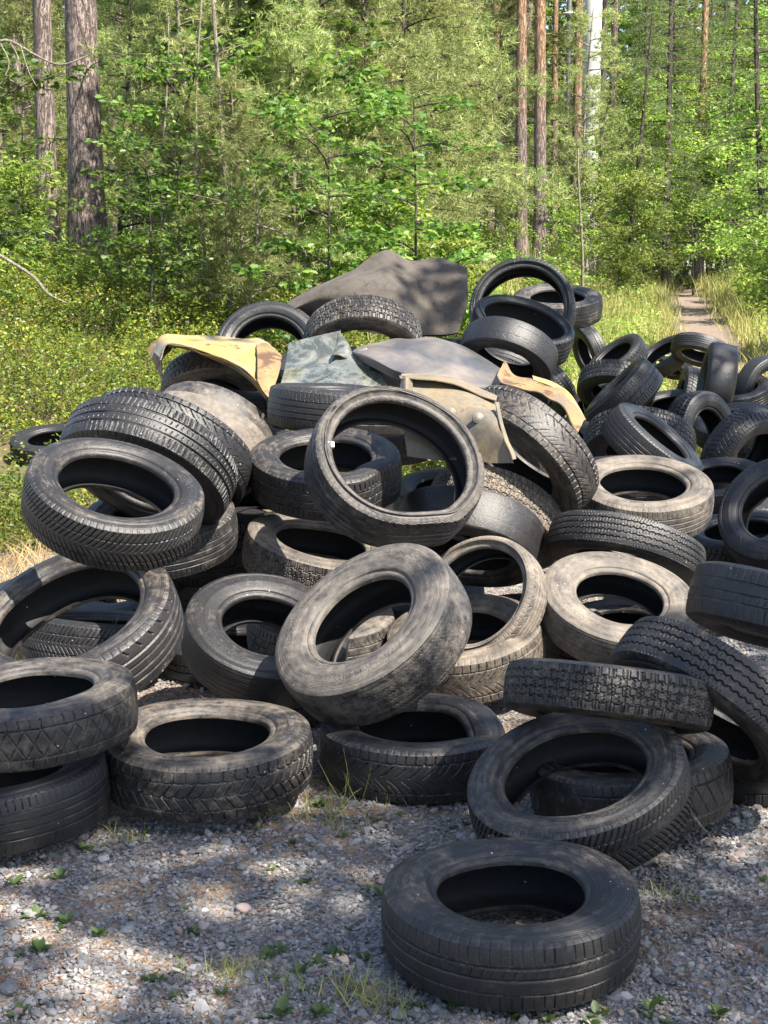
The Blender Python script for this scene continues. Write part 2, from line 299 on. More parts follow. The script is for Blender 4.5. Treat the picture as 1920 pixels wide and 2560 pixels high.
TYRES = [
('t1', (0.2867, 3.2148, 0.0954), (-0.0157, -0.0386, 0.9991), 0.2958, 0.17, 'rib', 0.53),
('t2', (-0.5187, 4.2648, 0.1364), (-0.0084, -0.0615, 0.9981), 0.314, 0.18, 'chev', 0.65),
('t3', (-0.9917, 4.1089, 0.3169), (-0.0613, -0.0314, 0.9976), 0.3, 0.171, 'diam', 0.68),
('t4', (-1.0648, 4.0163, 0.1065), (-0.0937, -0.022, 0.9954), 0.2957, 0.18, 'line', 0.25),
('t5', (-0.9996, 4.7597, 0.4022), (-0.2253, -0.4111, 0.8833), 0.3574, 0.2025, 'ribsport', 0.53),
('t6', (-0.9072, 4.9725, 0.7912), (0.2532, -0.3492, 0.9022), 0.3033, 0.18, 'vee', 0.48),
('t7', (-0.8805, 5.5758, 0.8463), (-0.2999, -0.5758, -0.7606), 0.3391, 0.189, 'sipe', 0.3),
('t8', (-0.8617, 5.984, 0.8436), (-0.3356, -0.5673, -0.752), 0.3509, 0.171, 'flame', 0.33),
('t9a', (-0.8453, 7.3876, 0.7607), (-0.2696, -0.7089, -0.6518), 0.33, 0.171, 'bald', 0.8),
('t9b', (-0.7637, 6.2518, 0.846), (-0.3312, -0.6286, -0.7037), 0.2795, 0.171, 'bald', 1.1),
('t9c', (-0.93, 8.24, 0.9342), (0.0089, -0.6798, -0.7333), 0.2984, 0.171, 'chev', 0.8),
('t10', (-0.1984, 6.6134, 0.9705), (0.0737, 0.0102, 0.9972), 0.31, 0.1935, 'line', 0.43),
('t11', (-0.2351, 6.0164, 0.7629), (0.0, -0.2761, 0.9611), 0.3088, 0.189, 'line2', 0.53),
('t12', (0.0413, 5.5296, 0.8365), (0.3119, -0.6624, 0.6812), 0.34, 0.1935, 'sport', 0.71),
('t13', (0.3456, 6.0222, 0.4957), (-0.2125, -0.5588, -0.8016), 0.2997, 0.198, 'bald', 0.53),
('t14', (0.4669, 6.2631, 0.5328), (-0.3338, -0.5845, -0.7395), 0.3016, 0.171, 'block', 0.98),
('t15', (0.6621, 7.83, 0.5514), (-0.6781, -0.7214, -0.1404), 0.3, 0.162, 'rib', 0.68),
('t16', (0.5945, 6.2511, 0.8064), (-0.6351, -0.4628, -0.6184), 0.3244, 0.189, 'flame', 0.65),
('t17', (1.1268, 6.4904, 0.5943), (-0.0081, -0.2839, 0.9588), 0.31, 0.18, 'line', 0.92),
('t18', (0.9658, 5.9056, 0.4569), (-0.2453, -0.4027, -0.8819), 0.31, 0.1485, 'zig', 0.53),
('t19', (0.8539, 5.3894, 0.3322), (0.0986, -0.4279, 0.8984), 0.2883, 0.1575, 'fine', 0.95),
('t20', (0.8905, 5.5865, 0.1698), (-0.1233, -0.1192, 0.9852), 0.279, 0.171, 'rib', 0.53),
('t21', (0.6108, 3.9906, 0.3907), (-0.1324, -0.3243, -0.9367), 0.2886, 0.1395, 'block', 0.63),
('t22', (0.5075, 3.7615, 0.2018), (-0.25, -0.2859, 0.9251), 0.2883, 0.171, 'vee', 0.55),
('t23', (0.6926, 4.0703, 0.1298), (-0.107, 0.0056, 0.9942), 0.279, 0.18, 'diam', 0.63),
('t24', (0.9218, 4.0972, 0.3376), (-0.6059, -0.4137, -0.6795), 0.3062, 0.1575, 'zig', 0.55),
('t25', (1.3203, 4.8777, 0.4321), (-0.2614, -0.2554, -0.9308), 0.31, 0.2025, 'rib', 0.43),
('t26', (1.9832, 7.6388, 0.0843), (-0.2445, -0.1774, 0.9533), 0.2697, 0.162, 'block', 1.1),
('t27', (1.9576, 7.2832, 0.3953), (-0.4259, -0.6034, 0.6742), 0.3161, 0.18, 'line', 0.15),
('t28', (2.3404, 9.7055, 0.4399), (0.559, -0.7236, -0.4049), 0.3113, 0.22, 'chev', 0.3),
('t29', (3.4458, 13.6253, 0.5847), (0.498, -0.8598, -0.1129), 0.3095, 0.18, 'bald', 0.33),
('t30', (2.158, 10.1876, 0.4828), (0.6519, -0.7455, 0.1385), 0.32, 0.2, 'chev', 0.15),
('t31', (1.4713, 8.5817, 0.6092), (-0.1676, -0.5712, -0.8035), 0.31, 0.19, 'block', 0.15),
('t32', (1.3546, 7.5438, 0.7041), (0.57, -0.2535, 0.7816), 0.2727, 0.18, 'line', 0.35),
('t33', (1.6496, 10.3491, 0.7525), (-0.7071, 0.0533, 0.7051), 0.3, 0.23, 'line2', 0.43),
('t34', (2.5727, 12.7217, 0.5406), (-0.9689, 0.0668, 0.2382), 0.2984, 0.19, 'chev', 0.12),
('t35', (2.5862, 11.694, 0.7692), (-0.9783, 0.0969, 0.1831), 0.31, 0.23, 'bald', 0.35),
('t36', (2.1719, 14.0302, 0.822), (-0.5948, -0.24, 0.7672), 0.31, 0.18, 'block', 0.3),
('t37', (3.0311, 16.2959, 0.7531), (-0.5645, -0.27, 0.78), 0.31, 0.171, 'bald', 0.2),
('t38', (3.3039, 15.771, 0.855), (-0.2899, -0.3378, -0.8955), 0.3, 0.18, 'line', 0.43),
('t39', (1.8083, 11.6794, 0.7261), (-0.2438, -0.5268, -0.8143), 0.3088, 0.18, 'chev', 0.2),
('t40', (2.0122, 13.2471, 0.5241), (-0.2728, -0.5289, -0.8036), 0.31, 0.18, 'rib', 0.33),
('t41', (3.547, 18.7739, 0.5537), (-0.3642, -0.3348, -0.8691), 0.3, 0.171, 'line', 0.38),
('t42', (1.2485, 7.8011, 0.4919), (-0.0102, -0.1339, 0.9909), 0.3026, 0.171, 'rib', 0.2),
('t50', (0.8933, 9.7631, 1.3532), (-0.1514, -0.8644, 0.4795), 0.35, 0.18, 'sport', 0.25),
('t51', (1.1856, 10.3741, 1.3735), (-0.0129, -0.265, 0.9642), 0.31, 0.18, 'line', 0.63),
('t52', (0.7895, 8.7009, 1.2496), (0.2195, -0.4033, 0.8884), 0.3027, 0.189, 'sport', 0.15),
('t53', (0.6555, 8.0091, 1.1435), (-0.3286, -0.5166, -0.7907), 0.2649, 0.171, 'bald', 0.12),
('t54', (0.6856, 8.4952, 0.9924), (-0.3327, -0.5095, -0.7935), 0.2816, 0.171, 'line', 0.25),
('t55', (1.0754, 10.606, 0.8265), (-0.5854, -0.4421, -0.6795), 0.3, 0.171, 'rib', 0.2),
('t56', (2.1553, 15.767, 0.8365), (-0.9142, -0.246, -0.3222), 0.3, 0.171, 'rib', 0.1),
('t57', (-0.6554, 8.6187, 1.1332), (-0.0009, -0.8426, 0.5386), 0.31, 0.18, 'vee', 0.33),
('t58', (-0.1123, 8.0013, 1.2103), (-0.0188, -0.6729, -0.7395), 0.3127, 0.18, 'block', 0.63),
('t60', (-0.2601, 5.8478, 0.4471), (0.1921, -0.1941, 0.962), 0.2922, 0.171, 'block', 0.85),
('t61', (-0.4147, 5.107, 0.2893), (0.1792, -0.4214, 0.889), 0.2918, 0.171, 'fine', 0.43),
('t62', (-0.0369, 4.6054, 0.4258), (-0.4837, -0.4565, 0.7468), 0.3142, 0.1935, 'fine', 0.8),
('t63', (0.3011, 5.3644, 0.1945), (-0.1276, -0.2165, 0.9679), 0.294, 0.1935, 'flame', 0.88),
('t64', (0.3569, 5.3872, 0.3685), (-0.5264, -0.6488, 0.5495), 0.2475, 0.135, 'sport', 1.05),
('t65', (0.0924, 4.5003, 0.0951), (-0.0203, -0.0466, 0.9987), 0.2953, 0.18, 'flame', 0.48),
('t66', (-0.8811, 5.8019, 0.5586), (-0.0351, -0.2694, 0.9624), 0.3068, 0.18, 'line', 0.63),
('t67', (-1.0757, 6.2988, 0.2077), (-0.2316, -0.3252, 0.9168), 0.2883, 0.171, 'flame', 0.33),
('t68', (-1.0907, 5.5712, 0.1808), (0.077, 0.1133, 0.9906), 0.279, 0.171, 'vee', 0.33),
('t69', (-0.499, 6.9922, 0.1308), (-0.1251, -0.2884, 0.9493), 0.279, 0.171, 'rib', 0.53),
('t70', (-2.4705, 11.1382, 0.3258), (-0.0128, -0.2568, 0.9664), 0.31, 0.18, 'rib', 0.3),
('t80', (-0.7165, 6.3647, 0.4039), (0.011, -0.2483, 0.9686), 0.2978, 0.171, 'rib', 0.3),
('t81', (0.1457, 6.5686, 0.1335), (-0.0077, -0.2139, 0.9768), 0.309, 0.171, 'rib', 0.3),
('t82', (0.5708, 6.0322, 0.0911), (-0.0286, -0.1645, 0.986), 0.2883, 0.171, 'line', 0.35),
('t83', (1.2226, 9.3773, 0.3192), (-0.2143, -0.3191, 0.9232), 0.3139, 0.171, 'rib', 0.2),
('t84', (1.2846, 6.5757, 0.1203), (-0.0629, -0.1853, 0.9807), 0.2992, 0.171, 'rib', 0.68),
('t85', (1.1937, 4.5038, 0.0702), (-0.0704, 0.006, 0.9975), 0.2883, 0.171, 'rib', 0.3),
('t87', (1.8322, 7.6345, 0.2032), (-0.1571, -0.1678, 0.9732), 0.2883, 0.171, 'chev', 0.3),
('t88', (1.0897, 9.4407, 0.5039), (-0.1299, -0.296, 0.9463), 0.3064, 0.171, 'rib', 0.2),
('t89', (-0.5309, 6.3689, 0.5508), (-0.0458, -0.2735, 0.9608), 0.2883, 0.171, 'rib', 0.3),
('t90', (-0.2386, 5.5648, 0.2125), (0.0116, -0.1456, 0.9893), 0.279, 0.171, 'line2', 0.8),
('t93', (2.0566, 9.2094, 0.281), (-0.1687, -0.2558, 0.9519), 0.3087, 0.171, 'line', 0.2),
('t94', (2.575, 10.9181, 0.4917), (-0.1816, -0.2882, 0.9402), 0.31, 0.171, 'rib', 0.15),
('t96', (1.6842, 12.5625, 0.4537), (-0.5171, -0.2209, 0.8269), 0.31, 0.171, 'rib', 0.2),
('t91', (0.3533, 8.3153, 0.3392), (-0.048, -0.223, 0.9736), 0.31, 0.171, 'rib', 0.2),
('t97', (-0.2916, 7.6627, 1.0192), (-0.0123, -0.371, 0.9285), 0.3172, 0.18, 'rib', 0.1),
('t98', (-0.6727, 8.1238, 0.9559), (0.0098, -0.3666, 0.9303), 0.3117, 0.18, 'rib', 0.1),
('t99', (1.8845, 11.8968, 0.4704), (-0.909, -0.2935, -0.2961), 0.3085, 0.18, 'rib', 0.15),
('t100', (2.4174, 12.5555, 0.4751), (-0.1651, -0.3058, 0.9377), 0.3096, 0.18, 'rib', 0.15),
('t101', (3.1622, 13.4565, 0.5594), (-0.1858, -0.3075, 0.9332), 0.3105, 0.18, 'line', 0.15),
('t102', (2.8224, 11.1505, 0.3991), (-0.187, -0.2796, 0.9417), 0.31, 0.18, 'rib', 0.15),
('t103', (-0.3121, 5.2898, 0.0702), (-0.0232, -0.0301, 0.9993), 0.279, 0.17, 'rib', 0.2),
('t104', (-1.4889, 6.5768, 0.0808), (0.0001, -0.1578, 0.9875), 0.2892, 0.18, 'rib', 0.2),
('t105', (-0.5932, 5.7843, 0.0556), (-0.0173, -0.0182, 0.9997), 0.279, 0.17, 'rib', 0.2),
('t106', (-1.052, 7.8298, 0.0978), (0.0036, -0.1353, 0.9908), 0.2883, 0.18, 'rib', 0.2),
('t107', (0.3363, 8.5736, 1.0444), (-0.0486, -0.3075, 0.9503), 0.3101, 0.18, 'rib', 0.15),
('t108', (0.0546, 8.2474, 0.7201), (-0.0347, -0.34, 0.9398), 0.3, 0.18, 'rib', 0.2),
('t109', (-0.5164, 8.844, 0.6678), (-0.0053, -0.3204, 0.9473), 0.3, 0.18, 'rib', 0.2),
]
LABELS = """
t1|grey-black tyre lying flat and alone on the gravel at the very front of the heap
t2|flat tyre with V-shaped winter tread and tan sidewall on the gravel at left
t3|dusty tyre with diamond tread lying on another tyre at the lower left edge
t4|dark ribbed tyre on the gravel at the lower left edge, underneath the diamond-tread tyre
t5|wide low-profile tyre propped up at the left edge below the herringbone winter tyre, black inside
t6|tilted winter tyre with dense herringbone tread, leaning at the left of the heap
t7|tyre with three long grooves, capping the herringbone winter tyre at the upper left
t8|tyre whose tread edge peeps out behind the three-groove tyre at the upper left
t9a|smooth tan-dusted tyre behind the pale one, just below the yellow car wing
t9b|pale chalky tyre top standing behind the three-groove tyre
t9c|brown-lit tyre half covered by the yellow car wing
t10|edge-on tyre with long straight grooves, just below the broken windscreen
t11|flat tyre with a buckled tread, seen through the ring of the leaning low-profile tyre
t12|big thin-walled low-profile tyre leaning in the middle of the heap, its lower tread dented
t13|smooth worn wide tyre arching out to the right from behind the leaning low-profile tyre
t14|pale grey dusty block-tread tyre arching behind the smooth worn one, right of centre
t15|dusty tyre standing on edge in the gap under the cracked winter-tread tyre
t16|big winter tyre with fine curved sipes right of the cream metal panel
t17|flat tan-dusted tyre on the upper right, on top of the zigzag-rib tyre
t18|narrow tyre with zigzag ribs seen edge-on, between the two tan-dusted rings on the right
t19|tan-dusted ring with a smooth pinkish sidewall, leaning right of centre below the zigzag-rib tyre
t20|tyre lying under the pinkish ring and showing through its hole
t21|edge-on tyre with square tread blocks lying across the front right of the heap
t22|tilted tyre just behind the front single tyre, light dust patches on its sidewall
t23|tyre on the gravel under the square-block tyre, visible through the ring in front of it
t24|large zigzag-tread tyre sloping down to the right edge behind the square-block tyre
t25|wide worn tyre at the right edge above the sloping zigzag tyre
t26|small tyre with a pale bluish-white sidewall at the right edge above the wide worn tyre
t27|large dark tyre ring in the shade at the right edge, junk inside its hole
t28|shaded tyre with chunky tread at the right edge, above the large dark ring
t29|single grey tyre standing upright at the right edge beside the path
t30|upright dark tyre forming a black arch in the right-hand cluster
t31|dark lugged tyre arching behind the long slanted thin tyre
t32|steeply slanted tyre with a long narrow hole behind the flat tan tyre
t33|grey tyre leaning with its straight-grooved tread to the right, in the shaded cluster
t34|small black lugged tyre standing edge-on in the middle of the right-hand cluster
t35|tall wide smooth tyre standing at the back of the right-hand cluster
t36|tyre at the back left of the right-hand cluster, its round hole towards the camera
t37|small-looking tyre at the back of the right-hand cluster between two others, dark hole showing
t38|rearmost tyre of the right-hand cluster, nearest the forest path
t39|shaded treaded tyre curving under the back left tyre of the right-hand cluster
t40|smooth shaded tyre below the curved treaded one at the left of the right-hand cluster
t41|short grey piece of tyre tread showing between the leaning tyre and the wide smooth one
t42|thin sliver of a dark tyre showing just behind the flat tan tyre on the right
t50|upright thin-walled tyre crowning the heap, forest seen through its hole
t51|dusty flat tyre behind the upright ring at the top of the heap
t52|open low-profile tyre lying tilted in front of the upright ring at the top
t53|smooth dark tyre arching over another near the top right of the heap
t54|dark tyre with straight grooves under the smooth arching one
t55|dark tyre edge going down behind the smooth arching tyre, right side of the summit
t56|dark tyre behind the summit under the dusty flat one, next to the grass
t57|black gaping tyre at the upper left of the heap, beside the brown carpet
t58|block-tread tyre arching in front of the brown carpet
t60|light grey block-tread tyre tilted in front of the leaning low-profile tyre, left of centre
t61|black smooth-walled tyre left of centre with a hard shadow edge across its sidewall
t62|big tan and grey tyre leaning steeply at the centre front with oval hole
t63|tyre with curved directional tread lit cream, right behind the big tan tyre
t64|thin cream-coloured tyre ring standing behind the curved-tread tyre
t65|flat tyre with a torn bead at the front centre of the heap
t66|dusty ribbed tyre under the three-groove tyre, its tread lit at the right
t67|narrow strip of winter tread poking out behind the wide low-profile tyre on the left
t68|tyre lying inside the hole of the wide low-profile tyre on the left
t69|dark tyre wedged under the light grey block-tread tyre
t70|tyre lying apart among the bilberry bushes at the far left
t80|dark tyre buried in the black gap between the two left stacks
t81|dark tyre buried under the leaning low-profile tyre
t82|tyre buried between the cream ring and the pinkish ring
t83|black tyre at the bottom of the gap between the two clusters
t84|tyre under the zigzag-rib tyre, its pale dusty end poking out at the right
t85|dark tyre on the gravel underneath the sloping zigzag tyre at the right edge
t87|shaded tyre behind the flat tan tyre, beside the large dark ring
t88|dark tyre buried behind the cracked winter-tread tyre
t89|dark tyre wedged behind the light grey block-tread tyre at its upper left
t90|cream-lit tyre lying low, showing through the hole of the smooth-walled black tyre
t93|shaded tyre low under the black arch in the right-hand cluster
t94|shaded tyre behind the chunky-treaded tyre at the right edge
t96|dark tyre low in the gap between the summit and the right-hand cluster
t91|dark tyre low behind the leaning low-profile tyre, glimpsed through its ring
t97|black tyre buried under the broken windscreen and the block-tread tyre
t98|black tyre buried behind the yellow wing under the open black tyre
t99|dark tyre low at the left of the right-hand cluster behind the slanted tyre
t100|black tyre deep in the middle of the right-hand cluster under the lugged tyre
t101|dark tyre behind the cluster next to the lone upright tyre at the edge
t102|dark tyre under the lone upright tyre at the right edge
t103|black tyre in the dark gap below the smooth-walled black tyre
t104|dark tyre behind the hoop of the wide low-profile tyre at the left edge
t105|black tyre low on the ground in the gap above the V-tread front tyre
t106|black tyre in the dark gap right under the herringbone winter tyre
t107|black tyre buried between the brown carpet and the grey bonnet
t108|black tyre buried behind the edge-on long-grooved tyre and the cream panel
t109|dark tyre buried between the pale smooth tyre and the edge-on long-grooved tyre
"""
# ------------------------------------------------------------------ tyres
def circ(Y, y0, w, hw): return np.clip((w / 2 - np.abs(Y - y0 * hw)) / .0012 + .5, 0, 1)
def lat(D, w, ok): return np.clip((w / 2 - np.abs(D)) / .0012 + .5, 0, 1) * ok
def per(U, L, pitch):
    n = max(8, round(L / pitch)); p = L / n
    return (U / p), p
def near(q, p):                      # distance to the closest line, metres
    return (q - np.round(q)) * p
def tri(x): return 2 * np.abs(2 * (x - np.floor(x + .5))) - 1
def sq(x): return np.clip(np.sin(2 * np.pi * x) * 4, -1, 1)
def pattern(kind, U, y, L, hw):
    Y = y * hw; a = np.abs(y); sg = np.sign(y); mx = np.maximum
    if kind == 'rib':
        q, p = per(U, L, .024); g = mx(mx(circ(Y, -.46, .006, hw), circ(Y, .40, .007, hw)), circ(Y, .02, .005, hw))
        g = mx(g, .8 * lat(near(q, p), .0026, a > .50)); g = mx(g, .8 * lat(near(q - .35 * (y + .1) / .3, p), .0035, (y > .06) & (y < .38)))
        return g * .0055
    if kind == 'chev':
        q, p = per(U, L, .034); g = lat(near(q - 1.5 * a, p), .0050, a < .56)
        g = mx(g, circ(Y + .0015 * tri(q * 1.), .56, .005, hw)); g = mx(g, circ(Y + .0015 * tri(q), -.56, .005, hw)); g = mx(g, circ(Y + .003 * tri(q), 0, .0035, hw))
        g = mx(g, lat(near(q + .25 - .25 * a, p), .005, a > .56)); g = mx(g, .35 * lat(near(q * 3 - 4.5 * a, p / 3), .0012, a < .98))
        return g * .0075
    if kind == 'diam':
        q, p = per(U, L, .046); g = mx(circ(Y + .001 * tri(q * 4), .58, .004, hw), circ(Y + .001 * tri(q * 4), -.58, .004, hw))
        g = mx(g, lat(near(q - .9 * y, p), .003, a < .58)); g = mx(g, lat(near(q + .9 * y, p), .003, a < .58)); g = mx(g, .8 * lat(near(q * 1.5 + .3 * a, p / 1.5), .003, a > .6))
        return g * .0045
    if kind == 'line':
        q, p = per(U, L, .021); g = sum(circ(Y, k, .005, hw) for k in (-.5, -.17, .17, .5)); g = mx(g, .7 * lat(near(q + .3 * a, p), .0028, (a > .56)))
        return np.clip(g, 0, 1) * .0048
    if kind == 'line2':
        q, p = per(U, L, .023); g = sum(circ(Y, k, .0055, hw) for k in (-.42, 0, .42)); g = mx(g, .9 * lat(near(q + .2 * a, p), .0045, (a > .52) & (a < .9)))
        g = mx(g, .8 * lat(near(q * .5 - 1.1 * y, p / .5), .004, a < .42)); return np.clip(g, 0, 1) * .006
    if kind == 'vee':
        q, p = per(U, L, .020); o = 2.6 * a ** .8
        g = lat(near(q - o, p), .0042 + 0 * U, (a > .06) & (a < .98)); g = mx(g, circ(Y + .002 * tri(q), .52, .003, hw)); g = mx(g, circ(Y + .002 * tri(q), -.52, .003, hw))
        return g * .007
    if kind == 'sipe':
        q, p = per(U, L, .020); g = sum(circ(Y, k, .0062, hw) for k in (-.45, .0, .45))
        g = mx(g, .8 * lat(near(q + .2 * a, p), .0028, a > .5)); g = mx(g, .4 * lat(near(q * 2, p / 2), .0015, a > .55)); g = mx(g, .7 * lat(near(q - .8 * y, p), .002, (a > .12) & (a < .34)))
        return np.clip(g, 0, 1) * .007
    if kind == 'zig':
        q, p = per(U, L, .026); g = sum(circ(Y + .0042 * tri(q + .5 * (i % 2)), k, .0042, hw) for i, k in enumerate((-.62, -.22, .2, .6)))
        g = mx(g, .5 * lat(near(q * 2, p / 2), .0018, a > .9)); g = mx(g, .3 * lat(near(q * 2 + .5 * y, p / 2), .0012, (a < .9)))
        return np.clip(g, 0, 1) * .008
    if kind == 'fine':
        q, p = per(U, L, .015); g = sum(circ(Y + .003 * tri(q + .5 * (i % 2)), k, .0024, hw) for i, k in enumerate((-.75, -.45, -.15, .15, .45, .75)))
        g = mx(g * .8, lat(near(q * 2, p / 2), .0035, a > .93)); fade = .35 + .65 * sstep(.5 + .8 * np.sin(2 * np.pi * U / L * 2 + 1))
        return np.clip(g, 0, 1) * .0038 * fade
    if kind == 'block':
        q, p = per(U, L, .040); rows = (-.6, -.2, .2, .6); g = 0 * U
        for i, k in enumerate(rows): g = mx(g, circ(Y + .0035 * sq(q + .5 * (i % 2)), k, .0042, hw))
        for i, (lo, hi) in enumerate(((-1.1, -.6), (-.6, -.2), (-.2, .2), (.2, .6), (.6, 1.1))):
            g = mx(g, lat(near(q + .25 + .5 * (i % 2) + (.10 * tri(y * 5) if 0 < i < 4 else 0), p), .0045, (y > lo) & (y <= hi)))
            g = mx(g, .8 * lat(near(q * 2 + .5 * (i % 2) + .1 * y, p / 2), .0032, (y > lo) & (y <= hi)))
        return g * .0065
    if kind == 'flame':
        q, p = per(U, L, .043); g = lat(near(q - 1.9 * a ** .55 + .5 * (y > 0), p), .0036, (a > .08) & (a < .62))
        g = mx(g, circ(Y + .0012 * tri(q), .62, .0045, hw)); g = mx(g, circ(Y + .0012 * tri(q), -.62, .0045, hw)); g = mx(g, .85 * lat(near(q * 1.4 - .3 * a, p / 1.4), .0038, a > .62))
        g = mx(g, .6 * lat(near(q - 1.9 * a ** .55 + .5 * (y > 0) + .5, p), .002, (a > .3) & (a < .62))); return g * .0058
    if kind in ('sport', 'ribsport'):
        q, p = per(U, L, .048); g = sum(circ(Y, k, .0072, hw) for k in (-.52, -.18, .18, .52)); g = mx(g, lat(near(q + 1.1 * a, p), .0055, (a > .72) & (a < 1.2)))
        return np.clip(g, 0, 1) * .006
    if kind == 'bald':
        q, p = per(U, L, .05); g = sum(circ(Y + .001 * tri(q), k, .003, hw) for k in (-.45, .4)) * .6
        g = mx(g, .6 * lat(near(q + 1.2 * y + .3 * np.sin(U * 40), p), .003, (a > .45) & (a < .8))); return g * .0022
RIM = dict(rib=.176, chev=.182, diam=.184, line=.186, line2=.186, vee=.198, sipe=.19, zig=.186, fine=.168, block=.184, flame=.178, sport=.242, ribsport=.212, bald=.188)
def crom(P, n):
    P = np.array(P, float); m = len(P); Q = np.concatenate([2 * P[:1] - P[1:2], P, 2 * P[-1:] - P[-2:-1]])
    t = np.linspace(0, m - 1 - 1e-9, n); i = t.astype(int); f = (t - i)[:, None]
    p0, p1, p2, p3 = Q[i], Q[i + 1], Q[i + 2], Q[i + 3]
    return .5 * (2 * p1 + (p2 - p0) * f + (2 * p0 - 5 * p1 + 4 * p2 - p3) * f ** 2 + (3 * p1 - p0 - 3 * p2 + p3) * f ** 3)
R0, W0 = .31, .20
def tyre_meshes(kind, warp=None, NU=760, key=None):
    """tread, two sidewalls, liner of one tyre (axis z, radius R0, width W0), sharing their seams"""
    rb = RIM[kind]; h = W0 / 2; R = R0; Sd = R - rb; rr = np.random.default_rng(abs(hash_(key or kind)) % 9999)
    th = np.linspace(0, 2 * np.pi, NU, endpoint=False)
    ph = rr.random(6) * 6.28; am = .5 + rr.random(6)
    def finish(r, z):
        T = th[:, None] + 0 * r
        r = r + (.0060 * am[0] * np.cos(2 * T + ph[0]) + .0016 * am[1] * np.cos(3 * T + ph[1])) * (r / R)
        z = z + .0035 * am[2] * np.cos(2 * T + ph[2]) + .002 * am[3] * np.cos(3 * T + ph[3]) + .001 * am[4] * np.cos(5 * T + ph[4]) * (R - r) / Sd
        x, y = r * np.cos(T), r * np.sin(T); V = np.stack([x, y, z], -1)
        if warp: V = warp(V, T, r, z)
        return V.reshape(-1, 3)
    zt = .80 * h
    half = [(rb, .60 * h), (rb + .002, .735 * h), (rb + .009, .80 * h), (rb + .0145, .815 * h), (rb + .017, .80 * h), (rb + .021, .835 * h), (rb + .026, .90 * h), (rb + .45 * Sd, 1.0 * h),
            (rb + .52 * Sd, .995 * h), (R - .040, .965 * h), (R - .030, .925 * h), (R - .022, .90 * h), (R - .015, .865 * h), (R - .009, .82 * h), (R - .0075, zt)]
    pr = crom(half, 40)
    # raised rings on the sidewall
    rng_ = .0022 * np.exp(-((pr[:, 0] - (rb + .60 * Sd)) / .0012) ** 2) + .0028 * np.exp(-((pr[:, 0] - (rb + .035)) / .0015) ** 2) + .0010 * np.exp(-((pr[:, 0] - (R - .026)) / .0013) ** 2)
    out = {}
    for nm, sg in (('sa', 1), ('sb', -1)):
        r = np.tile(pr[:, 0], (NU, 1)); z = np.tile((pr[:, 1] + rng_) * sg, (NU, 1))
        lug = per(th * R, 2 * np.pi * R, .024)[0][:, None]
        sh = sstep((r - (R - .034)) / .02); cut = np.clip((.10 - np.abs(lug - np.round(lug))) / .03, 0, 1)
        z = z - sg * .0028 * sh * (1 - sstep((r - (R - .0095)) / .0018)) * cut * (0 if kind in ('bald', 'fine') else 1)
        f = grid_faces(NU, pr.shape[0], True); f = f if sg > 0 else f[:, ::-1]
        out[nm] = mesh('sidewall', finish(r, z), f[:, ::-1], True, M_SIDE)
    NV = 62; y = np.linspace(1, -1, NV); Wt = zt
    Ug, Yg = np.meshgrid(th * R, y, indexing='ij')
    dep = pattern(kind, Ug, Yg, 2 * np.pi * R, Wt) * np.clip(.72 + .30 * np.sin(2 * th + ph[3])[:, None] + .22 * np.sin(5 * th + ph[4] + 2 * Yg.T).T * 1. + .12 * np.sin(23 * th + ph[5])[:, None], .3 if kind not in ('block', 'zig', 'vee') else .75, 1); edge = 1.0 * (np.abs(Yg) < .999)
    r = R - .0075 * np.abs(Yg) ** 2.6 - dep * edge; z = Yg * Wt
    me = mesh('tread', finish(r, z), grid_faces(NU, NV, True)[:, ::-1], True, M_TREAD)
    me.set_sharp_from_angle(angle=R_(38)) if hasattr(me, 'set_sharp_from_angle') else None
    at_ = me.attributes.new('groove', 'FLOAT', 'POINT'); at_.data.foreach_set('value', (dep * edge / .006).clip(0, 1).astype(np.float32).ravel())
    out['tr'] = me
    inn = [(rb, .60 * h), (rb + .010, .62 * h), (rb + .03, .80 * h), (rb + .45 * Sd, .90 * h), (R - .036, .84 * h), (R - .022, .66 * h), (R - .017, .35 * h), (R - .016, 0)]
    pi = crom(inn, 14); full = np.concatenate([pi, (pi * [1, -1])[::-1][1:]])
    r = np.tile(full[:, 0], (NU, 1)); z = np.tile(full[:, 1], (NU, 1)); r = r - .0012 * (np.sin(40 * z / h * .8) > .8) * (np.abs(z) < .6 * h)
    out['in'] = mesh('inner_liner', finish(r, z), grid_faces(NU, len(full), True), True, M_IN)
    return out
def hash_(s):
    v = 5381
    for ch in str(s): v = (v * 33 + ord(ch)) & 0x7fffffff
    return v
def warp_dent(V, T, r, z):            # flattened, kinked rim of the leaning low-profile tyre
    a = 1.75; d = np.abs((T - a + np.pi) % (2 * np.pi) - np.pi); k = np.exp(-(d / .55) ** 2)
    q = 1 - .085 * k; V = V.copy(); V[..., 0] *= q; V[..., 1] *= q
    kk = np.exp(-((T - a - .42) / .17) ** 2); V[..., 0] *= 1 + .03 * kk; V[..., 1] *= 1 + .03 * kk
    return V
def warp_torn(V, T, r, z):            # bead pulled up and torn open on one side
    V = V.copy(); a = 2.55; d = (T - a + np.pi) % (2 * np.pi) - np.pi; k = np.exp(-(d / .30) ** 2) * (z > 0) * sstep((.27 - r) / .07)
    V[..., 0] *= 1 + .30 * k; V[..., 1] *= 1 + .30 * k; V[..., 2] += .030 * k * np.sign(z) - .0 * k
    g = np.exp(-((T + 0.0) / .5) ** 2) + np.exp(-((T - 2 * np.pi) / .5) ** 2); V[..., 2] -= .05 * g
    return V
